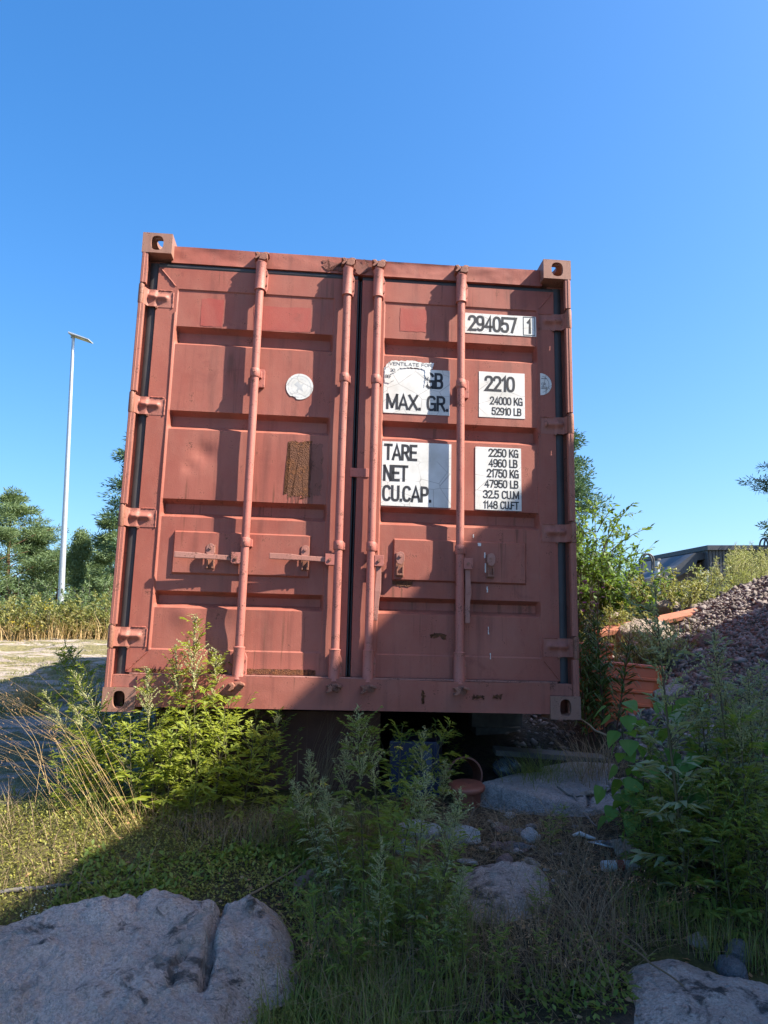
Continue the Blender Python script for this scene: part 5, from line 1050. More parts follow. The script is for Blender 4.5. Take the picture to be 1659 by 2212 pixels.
gs(905, 1806, (.12, .06, .05), 31, 'white_stone', 'long white quartz lump half hidden by the shaded mugwort')
gs(1005, 1818, (.10, .055, .045), 32, 'white_stone', 'white quartz lump with a pointed corner right of the shaded mugwort', rz=-.5)
gs(872, 1840, (.055, .045, .035), 33, 'white_stone', 'small white quartz lump behind mugwort stems')
gs(1147, 1815, (.05, .045, .042), 34, 'white_stone', 'single blocky white quartz stone on the brown litter')
gs(1010, 1868, (.05, .025, .012), 35, 'white_stone', 'flat white stone chip at the edge of the weathered rock', flat=.3)
gs(1085, 1798, (.042, .03, .02), 36, 'pink_stone', 'flat pinkish stone on the brown litter, farther one of a pair', 'flat pink stones', flat=.3)
gs(1100, 1832, (.048, .032, .02), 37, 'pink_stone', 'flat oval pinkish stone on the brown litter next to the white quartz block', 'flat pink stones', flat=.3)
gs(1090, 1868, (.09, .035, .03), 38, 'pink_stone', 'long reddish stone lying along the weathered rock')
gs(1150, 1868, (.05, .025, .015), 39, 'warm_stone', 'flat buff stone chip beside the long reddish stone')
gs(880, 1740, (.04, .03, .03), 40, 'pink_stone', 'pinkish stone in front of the red brick')
gs(885, 1790, (.025, .02, .018), 41, 'pink_stone', 'small pink pebble above the white quartz')
gs(1595, 2075, (.055, .045, .05), 42, 'grey_stone', 'round pale stone resting against the low granite outcrop', angular=.2, rough=.07)
gs(1580, 2110, (.07, .04, .04), 43, 'grey_stone', 'dark stone just below the round pale stone', angular=.4)
gs(1510, 2045, (.05, .03, .03), 44, 'granite', 'mossy grey stone left of the round pale stone')
gs(1320, 1830, (.04, .03, .015), 45, 'grey_stone', 'grey pebble beside the wire ring')
gs(655, 1915, (.04, .03, .025), 46, 'pink_stone', 'pink stone on soil behind the cracked outcrop')
gs(668, 1895, (.03, .02, .02), 47, 'pink_stone', 'small orange pink stone near the fallen twigs')
for i, (x, y, s) in enumerate([(1275, 1690, .05), (1310, 1695, .045), (1325, 1720, .05), (1290, 1715, .035), (1265, 1745, .05), (1300, 1748, .045), (1240, 1735, .035), (1330, 1745, .04), (1350, 1700, .05), (1280, 1670, .03)]):
    p = at(x, y, 3.92 + .02 * (i % 3)); zz = gz(p[0], p[1]) + .04; stone('stone', (p[0], p[1], zz), (s * .7, s * .5, s * .3), 50 + i, 'slab' if i % 2 else 'warm_stone', 'angular broken stone piled at the right end of the granite slab', 'broken stones on the slab', i * .9, 3)
for i, (x, y, Y, s, mt, lb) in enumerate([(1395, 1365, 6.3, .24, 'warm_stone', 'large sunlit buff boulder beyond the orange sheet'), (1345, 1345, 6.9, .20, 'warm_stone', 'sunlit buff stone left of the large boulder behind the fireweed'), (1520, 1400, 5.75, .10, 'pink_stone', 'sunlit block on the edge of the heap'),
        (1410, 1420, 5.9, .10, 'white_stone', 'sunlit white stone below the large buff boulder'), (1440, 1310, 7.3, .13, 'warm_stone', 'sunlit white faced stone among weeds behind the fallen plank'), (1400, 1305, 7.4, .13, 'pink_stone', 'upright brown stone among weeds behind the fallen plank'), (1375, 1400, 6.0, .11, 'warm_stone', 'small sunlit stone at the foot of the large boulder')]):
    p = at(x, y, Y); zz = max(gz(p[0], p[1]), float(pile_h(p[0], p[1])[0])) ; stone('stone', (p[0], p[1], max(zz + s * .2, p[2] - s * .1)), (s, s * .7, s * .6), 80 + i, mt, lb, None, i * .8, 4)
for i, (x, y, s, mt) in enumerate([(1460, 1440, .13, 'grey_stone'), (1430, 1500, .09, 'grey_stone'), (1450, 1475, .08, 'pink_stone'), (1475, 1415, .08, 'grey_stone'), (1500, 1450, .07, 'pink_stone'), (1405, 1545, .09, 'grey_stone'), (1420, 1560, .07, 'pink_stone'), (1385, 1590, .08, 'grey_stone'), (1540, 1470, .07, 'pink_stone'), (1600, 1430, .07, 'grey_stone'), (1560, 1380, .07, 'pink_stone'), (1480, 1530, .06, 'pink_stone')]):
    p = onpile(x, y); stone('rubble_stone', p + [0, 0, s * .15], (s * .6, s * .45, s * .35), 110 + i, mt, 'angular rubble stone at the foot of the gravel heap', 'rubble along the heap foot', i * 1.1, 3)
p = onpile(1340, 1535); stone('stone', p + [0, 0, .05], (.085, .07, .10), 131, 'grey_stone', 'blue grey block leaning at the lower edge of the orange sheet', None, .4, 3)
p = onpile(1445, 1510); mb = MB(); mb.prism([(-.12, -.05), (.10, -.06), (.12, .04), (-.09, .05)], 'z', 0, .07); o = mb.build('concrete_block', M['slab'], None, None, .006); o.location = p; o.rotation_euler = (.25, -.3, .5); tag(o, 'pale squared concrete block lying on the heap edge', 'block')
p = onpile(1460, 1425); mb = MB(); mb.box(-.14, .10, -.06, .06, 0, .05); o = mb.build('concrete_block', M['grey_stone'], None, None, .006); o.location = p; o.rotation_euler = (.2, .35, .9); tag(o, 'grey cracked slab piece tilted on the heap edge in sun', 'block')

# ---------------------------------------------------------------- orange corrugated sheet, planks
def sheet(w, h, per, amp, th):
    prof = []; z = 0; k = 0
    n = int(h / per)
    for k in range(n): prof += [(z, 0), (z + per * .66, 0), (z + per * .76, amp), (z + per * .90, amp)]; z += per
    prof.append((z, 0)); xs = np.linspace(0, w, 9); U = np.repeat(xs[None], len(prof), 0); Zz = np.repeat(np.array([q[0] for q in prof])[:, None], 9, 1); Y = np.repeat(np.array([q[1] for q in prof])[:, None], 9, 1) + .01 * fbm(U * 4, Zz * 3, 3)
    U = U * (.72 + .28 * Zz / h) + .05 * fbm(Zz * 5, Zz * 0, 4) * (U > w * .9); me_ = grid_mesh('corrugated_sheet', U, -Y, Zz); return me_
def mk_sheet(p, w, h, rot, label, seed):
    o = link('corrugated_sheet', sheet(w, h, .088, .009, .002), M['orange'], None, 25); m = o.modifiers.new('thick', 'SOLIDIFY'); m.thickness = .004; o.location = p; o.rotation_euler = rot; tag(o, label, 'metal sheet', 'orange corrugated sheets'); return o
p = at(1258, 1545, 4.9); mk_sheet((p[0], p[1], gz(p[0], p[1]) - .03), .56, .54, (R(-24), R(5), R(-3)), 'orange corrugated metal sheet leaning by the heap foot', 1)
p = at(1215, 1520, 5.3); mk_sheet((p[0], p[1], gz(p[0], p[1]) - .02), .40, .60, (R(-12), R(3), R(3)), 'upright orange corrugated sheet behind the fireweed', 2)
mb = MB(); mb.box(-.62, .62, -.07, .07, 0, .035); o = mb.build('plank', M['plank_red'], None, None, .003); p = at(1420, 1345, 6.5); o.location = (p[0], p[1], max(gz(p[0], p[1]), p[2]) - .0); o.rotation_euler = (.2, -.16, .35); tag(o, 'red brown plank lying across the sunlit stones', 'plank')
mb = MB(); mb.box(-.4, .4, -.05, .05, 0, .03); o = mb.build('plank', M['wood'], None, None, .003); p = at(1215, 1600, 4.55); o.location = (p[0], p[1], gz(p[0], p[1]) + .03); o.rotation_euler = (.1, .08, .05); tag(o, 'grey weathered board lying under the right corner casting', 'plank')
mb = MB(); mb.box(-.20, .14, -.06, .06, 0, .12); o = mb.build('timber_block', M['wood'], None, None, .005); p = CM @ Vector((2.28, 1.15, -.125)); o.location = (p.x, p.y, p.z - .01); o.rotation_euler = (.0, .03, .08); tag(o, 'dark timber block wedged beneath the right corner casting', 'timber block')
mb = MB(); mb.box(-.18, .12, -.1, .1, 0, .22); o = mb.build('timber_block', M['wood'], None, None, .005); p = CM @ Vector((2.28, 1.15, -.125)); o.location = (p.x, p.y + .02, p.z - .225); o.rotation_euler = (.0, .0, .1); tag(o, 'lower timber block of the stack beneath the right corner casting', 'timber block')
# concrete plinth under the left half
mb = MB(); mb.box(.20, 1.42, .34, 5.6, -.62, -.003); o = mb.build('concrete_plinth', M['concrete'], None, None, .01); o.matrix_world = CM; tag(o, 'dark stained concrete plinth carrying the left half of the container', 'plinth')
mb = MB(); mb.box(1.65, 2.25, 4.4, 5.8, -.6, -.003); o = mb.build('concrete_plinth', M['concrete'], None, None, .01); o.matrix_world = CM; tag(o, 'concrete footing far back beneath the container', 'plinth')

# ---------------------------------------------------------------- junk under the container
def lathe(mb, prof, n=28):
    base = len(mb.v)
    for r_, z in prof:
        for k in range(n): a = 2 * pi * k / n; mb.v.append((r_ * math.cos(a), r_ * math.sin(a), z))
    for i in range(len(prof) - 1):
        for k in range(n): mb.f.append((base + i * n + k, base + i * n + (k + 1) % n, base + (i + 1) * n + (k + 1) % n, base + (i + 1) * n + k))
    return mb
cr_ = empty('plastic_crate'); p = at(935, 1712, 4.22); cr_.location = (p[0] - .13, p[1], gz(p[0], p[1]) - .005); cr_.rotation_euler = (0, 0, -.12); tag(cr_, 'dark blue plastic crate lying on its side under the container', 'crate')
mb = MB(); mb.prism([(-.10, 0), (.155, 0), (.165, .03), (.165, .26), (.155, .29), (-.10, .29)], 'y', 0, .32); mb.build('body', M['blue'], cr_, None, .008)
mb = MB(); mb.prism([(.075, .075), (.128, .075), (.128, .245), (.115, .252), (.075, .252)], 'y', -.006, -.0005); mb.build('side_window', M['blue_pale'], cr_, None, .002)
mb = MB(); mb.prism([(-.09, .0), (.165, .0), (.165, .055), (-.09, .055)], 'y', -.012, -.0005); mb.build('rim', M['blue'], cr_, None, .003)
mb = MB(); mb.prism([(.14, .056), (.165, .056), (.165, .28), (.14, .28)], 'y', -.010, -.0005); mb.build('rim', M['blue'], cr_, None, .003)
bk = empty('flower_pot'); p = at(1008, 1712, 4.12); bk.location = (p[0], p[1], gz(p[0], p[1]) - .01); bk.rotation_euler = (.12, 0, 0); tag(bk, 'upturned terracotta coloured plastic pot beside the blue crate', 'pot')
mb = lathe(MB(), [(.066, 0), (.070, .02), (.074, .085), (.088, .086), (.093, .092), (.094, .106), (.090, .112), (.078, .116), (.03, .118), (.014, .118), (.013, .114), (0.0005, .114)]); mb.build('shell', M['terracotta'], bk, 40)
rg = empty('plastic_hoop'); p = at(1005, 1705, 4.26); rg.location = (p[0], p[1], gz(p[0], p[1]) + .10); rg.rotation_euler = (R(80), 0, .1); tag(rg, 'dark red round hoop of an open bucket behind the terracotta pot', 'bucket')
mb = lathe(MB(), [(.090, .0), (.094, -.002), (.096, .004), (.094, .012), (.086, .012), (.086, .004), (.080, -.16), (.078, -.16)]); mb.build('rim', M['terracotta'], rg, 40)
mb = MB(); mb.box(-.06, .06, -.05, .05, 0, .045); o = mb.build('brick', M['brick'], None, None, .004); p = at(893, 1705, 4.06); o.location = (p[0], p[1], gz(p[0], p[1]) - .003); o.rotation_euler = (0, .04, .1); tag(o, 'small red brick piece left of the blue crate', 'brick')
# crumpled film
bm = bmesh.new(); bmesh.ops.create_icosphere(bm, subdivisions=4, radius=1)
for v in bm.verts:
    c = v.co; k = 1 + .5 * float(fbm(np.array([c.x * 2.3 + c.z]), np.array([c.y * 2.3 - c.z]), 5)[0]) + .35 * float(fbm(np.array([c.x * 7 + c.z * 4]), np.array([c.y * 7 - c.z * 3]), 8)[0]); v.co = Vector((c.x * .08 * k, c.y * .06 * k, c.z * .06 * k))
me_ = bpy.data.meshes.new('plastic_bag'); bm.to_mesh(me_); bm.free(); o = link('plastic_bag', me_, M['plastic_film'], None, 30); p = at(1095, 1655, 4.45); o.location = (p[0], p[1], gz(p[0], p[1]) + .04); tag(o, 'crumpled grey plastic bag in the dark under the container', 'bag')
# wire ring, scraps, stick litter
mb = MB(); mb.tube([(.055 * math.cos(a), .055 * math.sin(a), .004 * math.sin(a * 2)) for a in np.linspace(0, 2 * pi, 33)], .0035, 6, False); o = mb.build('wire_ring', M['galv'], None, 60); p = gnd(1302, 1835); o.location = p + [0, 0, .02]; o.rotation_euler = (-.12, .1, 0); tag(o, 'thin pale hoop lying on the dark soil', 'hoop')
mb = MB(); mb.tube([(-.05, 0, 0), (-.02, .005, .012), (.02, -.004, .006), (.05, .004, .0)], [.006, .010, .009, .005], 8); o = mb.build('scrap', M['white_scrap'], None, 60); p = gnd(1262, 1815); o.location = p + [0, 0, .012]; o.rotation_euler = (0, 0, -.6); tag(o, 'pale twisted plastic scrap beside the hoop', 'scrap')
mb = MB(); mb.prism([(-.05, -.035), (.04, -.045), (.05, .02), (-.03, .045)], 'z', 0, .012); o = mb.build('scrap', M['warm_stone'], None, None, .003); p = gnd(1345, 1850); o.location = p + [0, 0, .025]; o.rotation_euler = (.6, -.3, .3); tag(o, 'buff board scrap propped under the aspen leaves', 'scrap')
cn = empty('crushed_can'); p = gnd(1340, 1885); cn.location = p + [0, 0, .02]; cn.rotation_euler = (0, R(90), .08); tag(cn, 'crushed pale can with a red band lying below the aspen', 'can')
lathe(MB(), [(.0005, -.075), (.018, -.075), (.021, -.068), (.021, .068), (.018, .075), (.0005, .075)]).build('shell', M['white_scrap'], cn, 40); lathe(MB(), [(.0216, -.02), (.0216, .012)]).build('band', M['brick'], cn, 60)
for i, (x, y) in enumerate([(1180, 1885), (1168, 1898), (1195, 1905)]):
    p = gnd(x, y); stone('white_chip', p + [0, 0, .004], (.010 + .005 * (i == 0), .008, .007), 140 + i, 'white_stone', 'tiny white chip on the dark soil by the hoop', 'white chips', i, 2)
def stick(a, b, r0, lab, mat='wood', sag=.02):
    pa, pb = np.array(a), np.array(b); mb = MB(); n = 10; c = (pa + pb) / 2; L = np.linalg.norm(pb - pa)
    pts = [pa + (pb - pa) * t_ - c + (rng.random(3) - .5) * L * .02 + np.array([0, 0, -sag * math.sin(pi * t_)]) for t_ in np.linspace(0, 1, n)]
    mb.tube(pts, list(np.linspace(r0, r0 * .6, n)), 6); o = mb.build('twig', M[mat], None, 60); o.location = c; tag(o, lab, 'twig'); return o
g_ = lambda x, y, dz=.012: gnd(x, y) + [0, 0, dz]
stick(g_(445, 2020, .03), g_(700, 1855, .03), .005, 'long thin twig lying across the crack of the broad granite outcrop', 'deadgrass', 0); stick(g_(668, 1815), g_(722, 1880), .007, 'short bare twig on the soil behind the cracked outcrop')
stick(g_(790, 1840, .02), g_(845, 1890, .02), .006, 'bare twig under the shaded mugwort'); stick(g_(0, 1940), g_(215, 1918), .009, 'grey curved branch on the moss behind the broad outcrop', 'wood', 0); stick(g_(550, 1725), g_(690, 1650), .005, 'dead stalk lying in front of the plinth', 'deadgrass', 0)
stick(at(1205, 1722, 3.95) * [1, 1, 0] + [0, 0, .62], at(1260, 1748, 3.85) * [1, 1, 0] + [0, 0, .60], .006, 'dark root poking over the slab edge', 'bark_grey'); stick(g_(1240, 1745, .06), g_(1290, 1800, .02), .006, 'stick leaning on the slab by the dark hollow'); stick(g_(1000, 1795), g_(1030, 1740), .006, 'bent root on the litter beside the white quartz', 'bark_grey')
stick(at(1310, 1590, 3.95), g_(1180, 1560, .0) * [1, 1, 0] + [0, 0, .95], .005, 'pale dead stalk crossing the dead grass tuft', 'deadgrass', 0); stick(g_(1290, 2050, .08), g_(1480, 2180, .05), .004, 'bleached stalk lying near the low granite outcrop', 'deadgrass', 0); stick(g_(1240, 1975, .06), g_(1400, 2110, .06), .004, 'long bleached stalk over the dark grass by the can', 'deadgrass', 0)

# broken pale pieces strewn between the slab and the weathered rock
for i in range(26):
    x, y = 1040 + 300 * random.random(), 1765 + 135 * random.random(); p = gnd(x, y); s_ = .018 + .03 * random.random() ** 2
    if poly_dist(OUT_B, np.array([p[0]]), np.array([p[1]]))[0] > 0: continue
    stone('rubble_piece', p + [0, 0, s_ * .2], (s_, s_ * .75, s_ * .4), 200 + i, ['pink_stone', 'warm_stone', 'slab', 'white_stone', 'grey_stone'][i % 5], ['small pinkish', 'small buff', 'small grey pink', 'small white', 'small grey'][i % 5] + ' broken stone on the litter between slab and weathered rock', ['pink', 'buff', 'grey pink', 'white', 'grey'][i % 5] + ' broken stones on the litter', i * 1.3, 2)
# ---------------------------------------------------------------- trees and bushes
def limb_tree(name, seed, H, crown0, rad, mat, bark, label, cat, group, p, leafL=.24, leafW=.07, nl=7000, shape='pine', r0=.16, clump=.55, layers=9):
    r = np.random.default_rng(seed); root = empty(name, p); tr = MB(); zs = np.linspace(0, 1, 12); bend = r.normal(0, .03, 2) * H
    C = lambda t: np.stack([bend[0] * np.sin(np.asarray(t) * 2.5), bend[1] * np.sin(np.asarray(t) * 3.1), np.asarray(t) * H], -1)
    tr.tube(C(zs), list(r0 * (1 - .88 * zs)), 9); cl = []; cs = []
    for k in range(layers):
        t0 = crown0 + (.98 - crown0) * (k + .5 * r.random()) / layers; nb = r.integers(3, 6)
        for j in range(nb):
            a = r.random() * 6.28; f = (t0 - crown0) / (1 - crown0)
            pr = {'pine': (.55 + .45 * math.sin(pi * min(1, f * 1.1 + .12))) * (1 - .72 * f ** 2.2), 'cone': 1.02 - .95 * f, 'birch': (.6 + .4 * math.sin(pi * f)) * (1 - .6 * f * f)}[shape]
            L = rad * pr * (.55 + .6 * r.random()); el = {'pine': .12 + .5 * f, 'cone': .0 + .3 * f, 'birch': .8}[shape] + .2 * r.random(); d = dirs(np.array([a]), np.array([el]))[0]; b = C(t0)
            e = b + d * L + (np.array([0, 0, -.35 * L]) if shape == 'birch' else 0); m = b + d * L * .5 + np.array([0, 0, .06 * L]); tr.tube([b, m, e], [r0 * .28 * (1.1 - t0), r0 * .16 * (1.1 - t0), .008], 5, False)
            nc = max(3, int(L / (clump * .85)))
            for q in range(nc):
                g = .35 + .65 * (q + r.random()) / nc; cl.append(b + (e - b) * g + r.normal(0, .16, 3) * L * np.array([.8, .8, .45])); cs.append(clump * (.6 + .7 * r.random()))
    cl.append(C(1.0)); cs.append(clump * .7); cl = np.array(cl); cs = np.array(cs); tr.build('trunk', M[bark], root, 60)
    per = max(6, int(nl / len(cl))); i = np.repeat(np.arange(len(cl)), per); n = len(i); o_ = nrm(r.normal(size=(n, 3))) * (r.random(n) ** .45)[:, None] * cs[i][:, None] * np.array([1, 1, .38 if shape == 'pine' else .5 if shape == 'cone' else 1.2])
    if shape == 'birch': D = np.stack([r.normal(0, .4, n), r.normal(0, .4, n), -np.ones(n)], 1)
    else: D = o_ / cs[i][:, None] * 1.2 + np.array([0, 0, .35]) + r.normal(0, .5, (n, 3))
    o = quads_obj('crown', [leafq(cl[i] + o_, D, leafL * (.6 + .8 * r.random(n)), leafW * (.6 + .8 * r.random(n)), .1, r.random(n) * 3)], M[mat], root); o['kind'] = 'stuff'
    return tag(root, label, cat, group)
def gp(x, Y, dz=-.1): p = at(x, 1313, Y); return (p[0], p[1], gz(p[0], p[1]) + dz)
def topH(x, y, Y): q = at(x, y, Y); return q[2] - gz(q[0], q[1]) + .1
GT = 'pines beyond the rock ridge'
for i, (x, yt, Y, rad, c0, nl, lb) in enumerate([
    (20, 1062, 42, 3.3, .22, 9000, 'tall spreading pine beyond the scrub, tallest of the row past the lamp post'), (78, 1140, 44, 2.6, .25, 7000, 'broad pine between the lamp post and the tallest pine'), (224, 1116, 40, 1.5, .2, 6000, 'dense pine between lamp post and container'),
    (-45, 1110, 40, 2.8, .2, 6000, 'wide pine beyond the scrub, farthest along the row from the container'), (120, 1190, 47, 2.4, .2, 5000, 'lower pine directly behind the lamp post'), (280, 950, 30, 1.5, .3, 5000, 'pine mostly hidden behind the container side'), (196, 1210, 50, 1.6, .15, 4500, 'small pine filling the gap behind the birch')]):
    limb_tree('pine_tree', 100 + i, topH(x, yt, Y), c0, rad, 'pine' if i != 5 else 'pine_dark', 'bark', lb, 'tree', GT, gp(x, Y), .21, .045, int(nl * 2.2), 'pine', .17, .62, 7)
limb_tree('birch_tree', 120, topH(168, 1152, 41), .22, 1.5, 'birch', 'bark_birch', 'slender drooping birch between lamp post and container', 'tree', None, gp(168, 41), .11, .05, 14000, 'birch', .10, .45)
limb_tree('spruce_tree', 121, topH(1228, 930, 17), .05, 1.75, 'pine_dark', 'bark_grey', 'dark conifer rising behind the right side of the container', 'tree', None, gp(1228, 17), .10, .026, 30000, 'cone', .14, .34, 16)
limb_tree('pine_tree', 122, topH(1790, 880, 30), .25, 2.9, 'pine_dark', 'bark', 'dark pine standing over the far end of the dark roofed building', 'tree', None, gp(1790, 30), .19, .04, 20000, 'pine', .16, .5)

def bush(name, seed, p, H, rad, n_stems, mat, label, cat, group=None, leaf=(.05, .022), per=30, stem='stem', spread=.8, twig=.35, droop=.15):
    r = np.random.default_rng(seed); root = empty(name, p); st = MB(); B = []; D = []
    for k in range(n_stems):
        a = r.random() * 6.28; f = r.random() ** .7; h = H * (.55 + .5 * r.random()) * (1 - .35 * f); e = np.array([math.cos(a) * rad * f * spread, math.sin(a) * rad * f * spread, h]); b = np.array([math.cos(a), math.sin(a), 0]) * rad * .3 * f
        ts = np.linspace(0, 1, 7); pts = b + (e - b) * ts[:, None] + np.stack([np.zeros(7), np.zeros(7), np.sin(ts * pi) * .06 * H], 1) + r.normal(0, .012 * H, (7, 3)) * ts[:, None]; st.tube(pts, list(.006 * H ** .5 * (1 - .85 * ts)), 4, False)
        for j in range(6):
            t0 = .2 + .8 * r.random(); b0 = b + (e - b) * t0 + np.array([0, 0, math.sin(t0 * pi) * .06 * H]); aa = r.random() * 6.28; d = dirs(np.array([aa]), np.array([.2 + .7 * r.random()]))[0]; L = twig * H * .5 * (1.1 - .6 * t0) * (.5 + r.random()); st.tube([b0, b0 + d * L], [.0025 * H ** .5, .001], 3, False)
            m = max(4, per // 6); g = r.uniform(.1, 1, m); B.append(b0 + d * (g * L)[:, None]); D.append(nrm(d * .8 + r.normal(0, .7, (m, 3))))
        m = per // 3; g = r.uniform(.25, 1, m); B.append(b + (e - b) * g[:, None]); D.append(nrm(np.array([0, 0, .5]) + r.normal(0, .8, (m, 3))))
    st.build('branches', M['bark_grey'] if stem != 'stem' else M['stem'], root, 60); B = np.concatenate(B); D = np.concatenate(D); n = len(B)
    o = quads_obj('foliage', [leafq(B, D, leaf[0] * (.6 + .8 * r.random(n)), leaf[1] * (.7 + .6 * r.random(n)), droop, (r.random(n) - .5) * 1.6)], M[mat], root); o['kind'] = 'stuff'; return tag(root, label, cat, group)
def bp(x, Y): p = at(x, 1313, Y); return (p[0], p[1], top_h(p[0], p[1]) - .03)
bush('willow_bush', 1, bp(1262, 8.2), 1.95, .75, 44, 'willow', 'bright green willow bush at the right side of the container', 'bush', None, (.07, .03), 66, 'w', .8, .4)
bush('willow_bush', 2, bp(1322, 7.6), .98, .7, 44, 'willow', 'lower willow bush with long shoots arching toward the building', 'bush', None, (.06, .026), 80, 'w', .9, .4)
bush('weed_bush', 3, bp(1410, 9.0), .50, 1.0, 60, 'willow', 'leafy weeds below the dark roofed building', 'weeds', None, (.05, .022), 70, 's', 1.0, .35)
bush('weed_bush', 4, bp(1450, 7.4), .55, .7, 46, 'scrub', 'yellowish weeds behind the fallen plank', 'weeds', None, (.035, .015), 60, 's', 1.0, .35)
bush('weed_bush', 5, bp(1345, 6.6), .45, .5, 36, 'scrub', 'yellowish weeds around the sunlit stones', 'weeds', None, (.03, .013), 60, 's', 1.0, .35)
bush('weed_bush', 6, bp(1415, 5.55), .42, .32, 34, 'pale', 'pale weeds standing sunlit above the orange sheet', 'weeds', None, (.028, .011), 60, 's', 1.0, .35)
bush('weed_bush', 7, bp(1475, 8.2), .75, .7, 40, 'pale', 'pale seeding weeds in front of the ladder', 'weeds', None, (.03, .012), 60, 's', 1.0, .35)
# long arching willow shoots, each leaf big enough to see
def shoot(a, b, n, seed, label):
    a, b = np.array(a), np.array(b); root = empty('willow_shoot', a); r = np.random.default_rng(seed); ts = np.linspace(0, 1, 9); L = np.linalg.norm(b - a); pts = (b - a) * ts[:, None] + np.stack([np.zeros(9), np.zeros(9), np.sin(ts * pi) * .08 * L], 1); mb = MB(); mb.tube(pts, list(.006 * (1 - .8 * ts)), 5); mb.build('stem', M['stem'], root, 60)
    for k in range(n):
        t_ = .2 + .8 * k / n; p0 = (b - a) * t_ + np.array([0, 0, math.sin(t_ * pi) * .08 * L]); d = nrm((b - a) / L + r.normal(0, .7, 3)); q = leafq(p0[None], d[None], np.array([.075]), np.array([.036]), .1, np.array([r.random() * 2 - 1])); quads_obj('leaf', [q], M['willow'], root)
    tag(root, label, 'branch', 'willow shoots')
shoot(at(1300, 1190, 7.7), at(1370, 1085, 7.5), 16, 1, 'upright leafy willow shoot against the sky'); shoot(at(1310, 1200, 7.7), at(1408, 1138, 7.4), 18, 2, 'arching leafy willow shoot reaching right against the sky'); shoot(at(1320, 1230, 7.7), at(1405, 1190, 7.4), 16, 3, 'lower willow shoot in front of the roof ladder hoops'); shoot(at(1290, 1150, 7.8), at(1330, 1090, 7.7), 10, 4, 'short willow shoot beside the container edge')
GB = 'scrub behind the rock ridge'
for i, (x, Y, h, rad, mt, lb) in enumerate([(15, 14.0, 1.3, 1.1, 'scrub', 'yellow green scrub bush standing among the gold ragwort blooms'), (70, 13.7, 1.15, 1.0, 'scrub2', 'brownish scrub bush before the left pines'), (120, 14.0, 1.25, 1.0, 'scrub', 'scrub bush hiding the foot of the lamp post'), (165, 13.6, 1.2, 1.0, 'scrub2', 'russet scrub bush below the birch'), (215, 14.0, 1.35, 1.1, 'scrub', 'green scrub bush next to the container side'), (250, 13.6, 1.1, .9, 'scrub2', 'scrub bush half hidden by the container side'), (45, 15.5, 1.5, 1.2, 'birch', 'darker bush behind the flowering scrub'), (190, 15.8, 1.4, 1.2, 'birch', 'dark green bush in front of the birch'), (105, 16.0, 1.5, 1.2, 'birch', 'dark bush behind the lamp post foot')]):
    p = at(x, 1313, Y); zt = at(x, 1300 if i < 6 else 1285, Y)[2]; zb = gz(p[0], p[1]) - .05; bush('scrub_bush', 20 + i, (p[0], p[1], zb), (zt - zb) * (1.35, .8, 1.05, .85, 1.4, .7, 1.7, 1.5, 1.3)[i], rad * 1.2, 46, mt, lb, 'bush', GB, (.052, .026), 90, 's', 1.0, .35)
for i, (x, y, Y) in enumerate([(108, 1306, 13.0), (104, 1312, 13.0), (60, 1352, 12.8), (78, 1354, 12.8), (30, 1346, 12.8)]):
    root = empty('ragwort_flower', at(x, y, Y)); n = 16; P = rng.normal(0, .045, (n, 3)); quads_obj('blossom', [leafq(P, dirs(rng.random(n) * 6.28, .4 * rng.random(n)), np.full(n, .045), np.full(n, .035), 0)], M['yellowfl'], root); mb = MB(); zz = at(x, y, Y)[2] - gz(*at(x, y, Y)[:2]); mb.tube([(0, 0, -zz), (0, 0, 0)], .006, 5); mb.build('stem', M['stem'], root); tag(root, 'yellow ragwort bloom standing in the scrub', 'flower', 'yellow ragwort')

# ---------------------------------------------------------------- lamp post
Y = 22.0; b_ = at(131, 1313, Y); t_ = at(158.5, 726, Y); lp = empty('street_lamp', (b_[0], b_[1], gz(b_[0], b_[1]) - .1)); tag(lp, 'tall grey steel lamp post with a flat rectangular head', 'street lamp'); Hh = t_[2] - lp.location.z
mb = MB(); tx = t_[0] - b_[0]; mb.tube([(tx * k, 0, Hh * k) for k in np.linspace(0, 1, 9)], list(np.linspace(.095, .042, 9)), 16); mb.build('pole', M['galv'], lp, 40)
mb = MB(); mb.tube([(tx - .02, 0, Hh - .06), (tx - .02, 0, Hh + .06)], .055, 12); mb.build('collar', M['lamp_grey'], lp, 40)
mb = MB(); mb.add([(tx - .10, -.17, Hh + .03), (tx + .50, -.10, Hh - .16), (tx + .50, .26, Hh - .16), (tx - .10, .19, Hh + .03), (tx - .10, -.17, Hh + .09), (tx + .50, -.10, Hh - .12), (tx + .50, .26, Hh - .12), (tx - .10, .19, Hh + .09)], [(0, 3, 2, 1), (4, 5, 6, 7), (0, 1, 5, 4), (1, 2, 6, 5), (2, 3, 7, 6), (3, 0, 4, 7)]); hd_ = mb.build('lamp_head', M['lamp_grey'], lp, None, .015)
mb = MB(); mb.add([(tx + .02, -.13, Hh - .015), (tx + .44, -.08, Hh - .148), (tx + .44, .20, Hh - .148), (tx + .02, .15, Hh - .015)], [(0, 3, 2, 1)]); mb.build('lens', M['vinyl'], hd_)

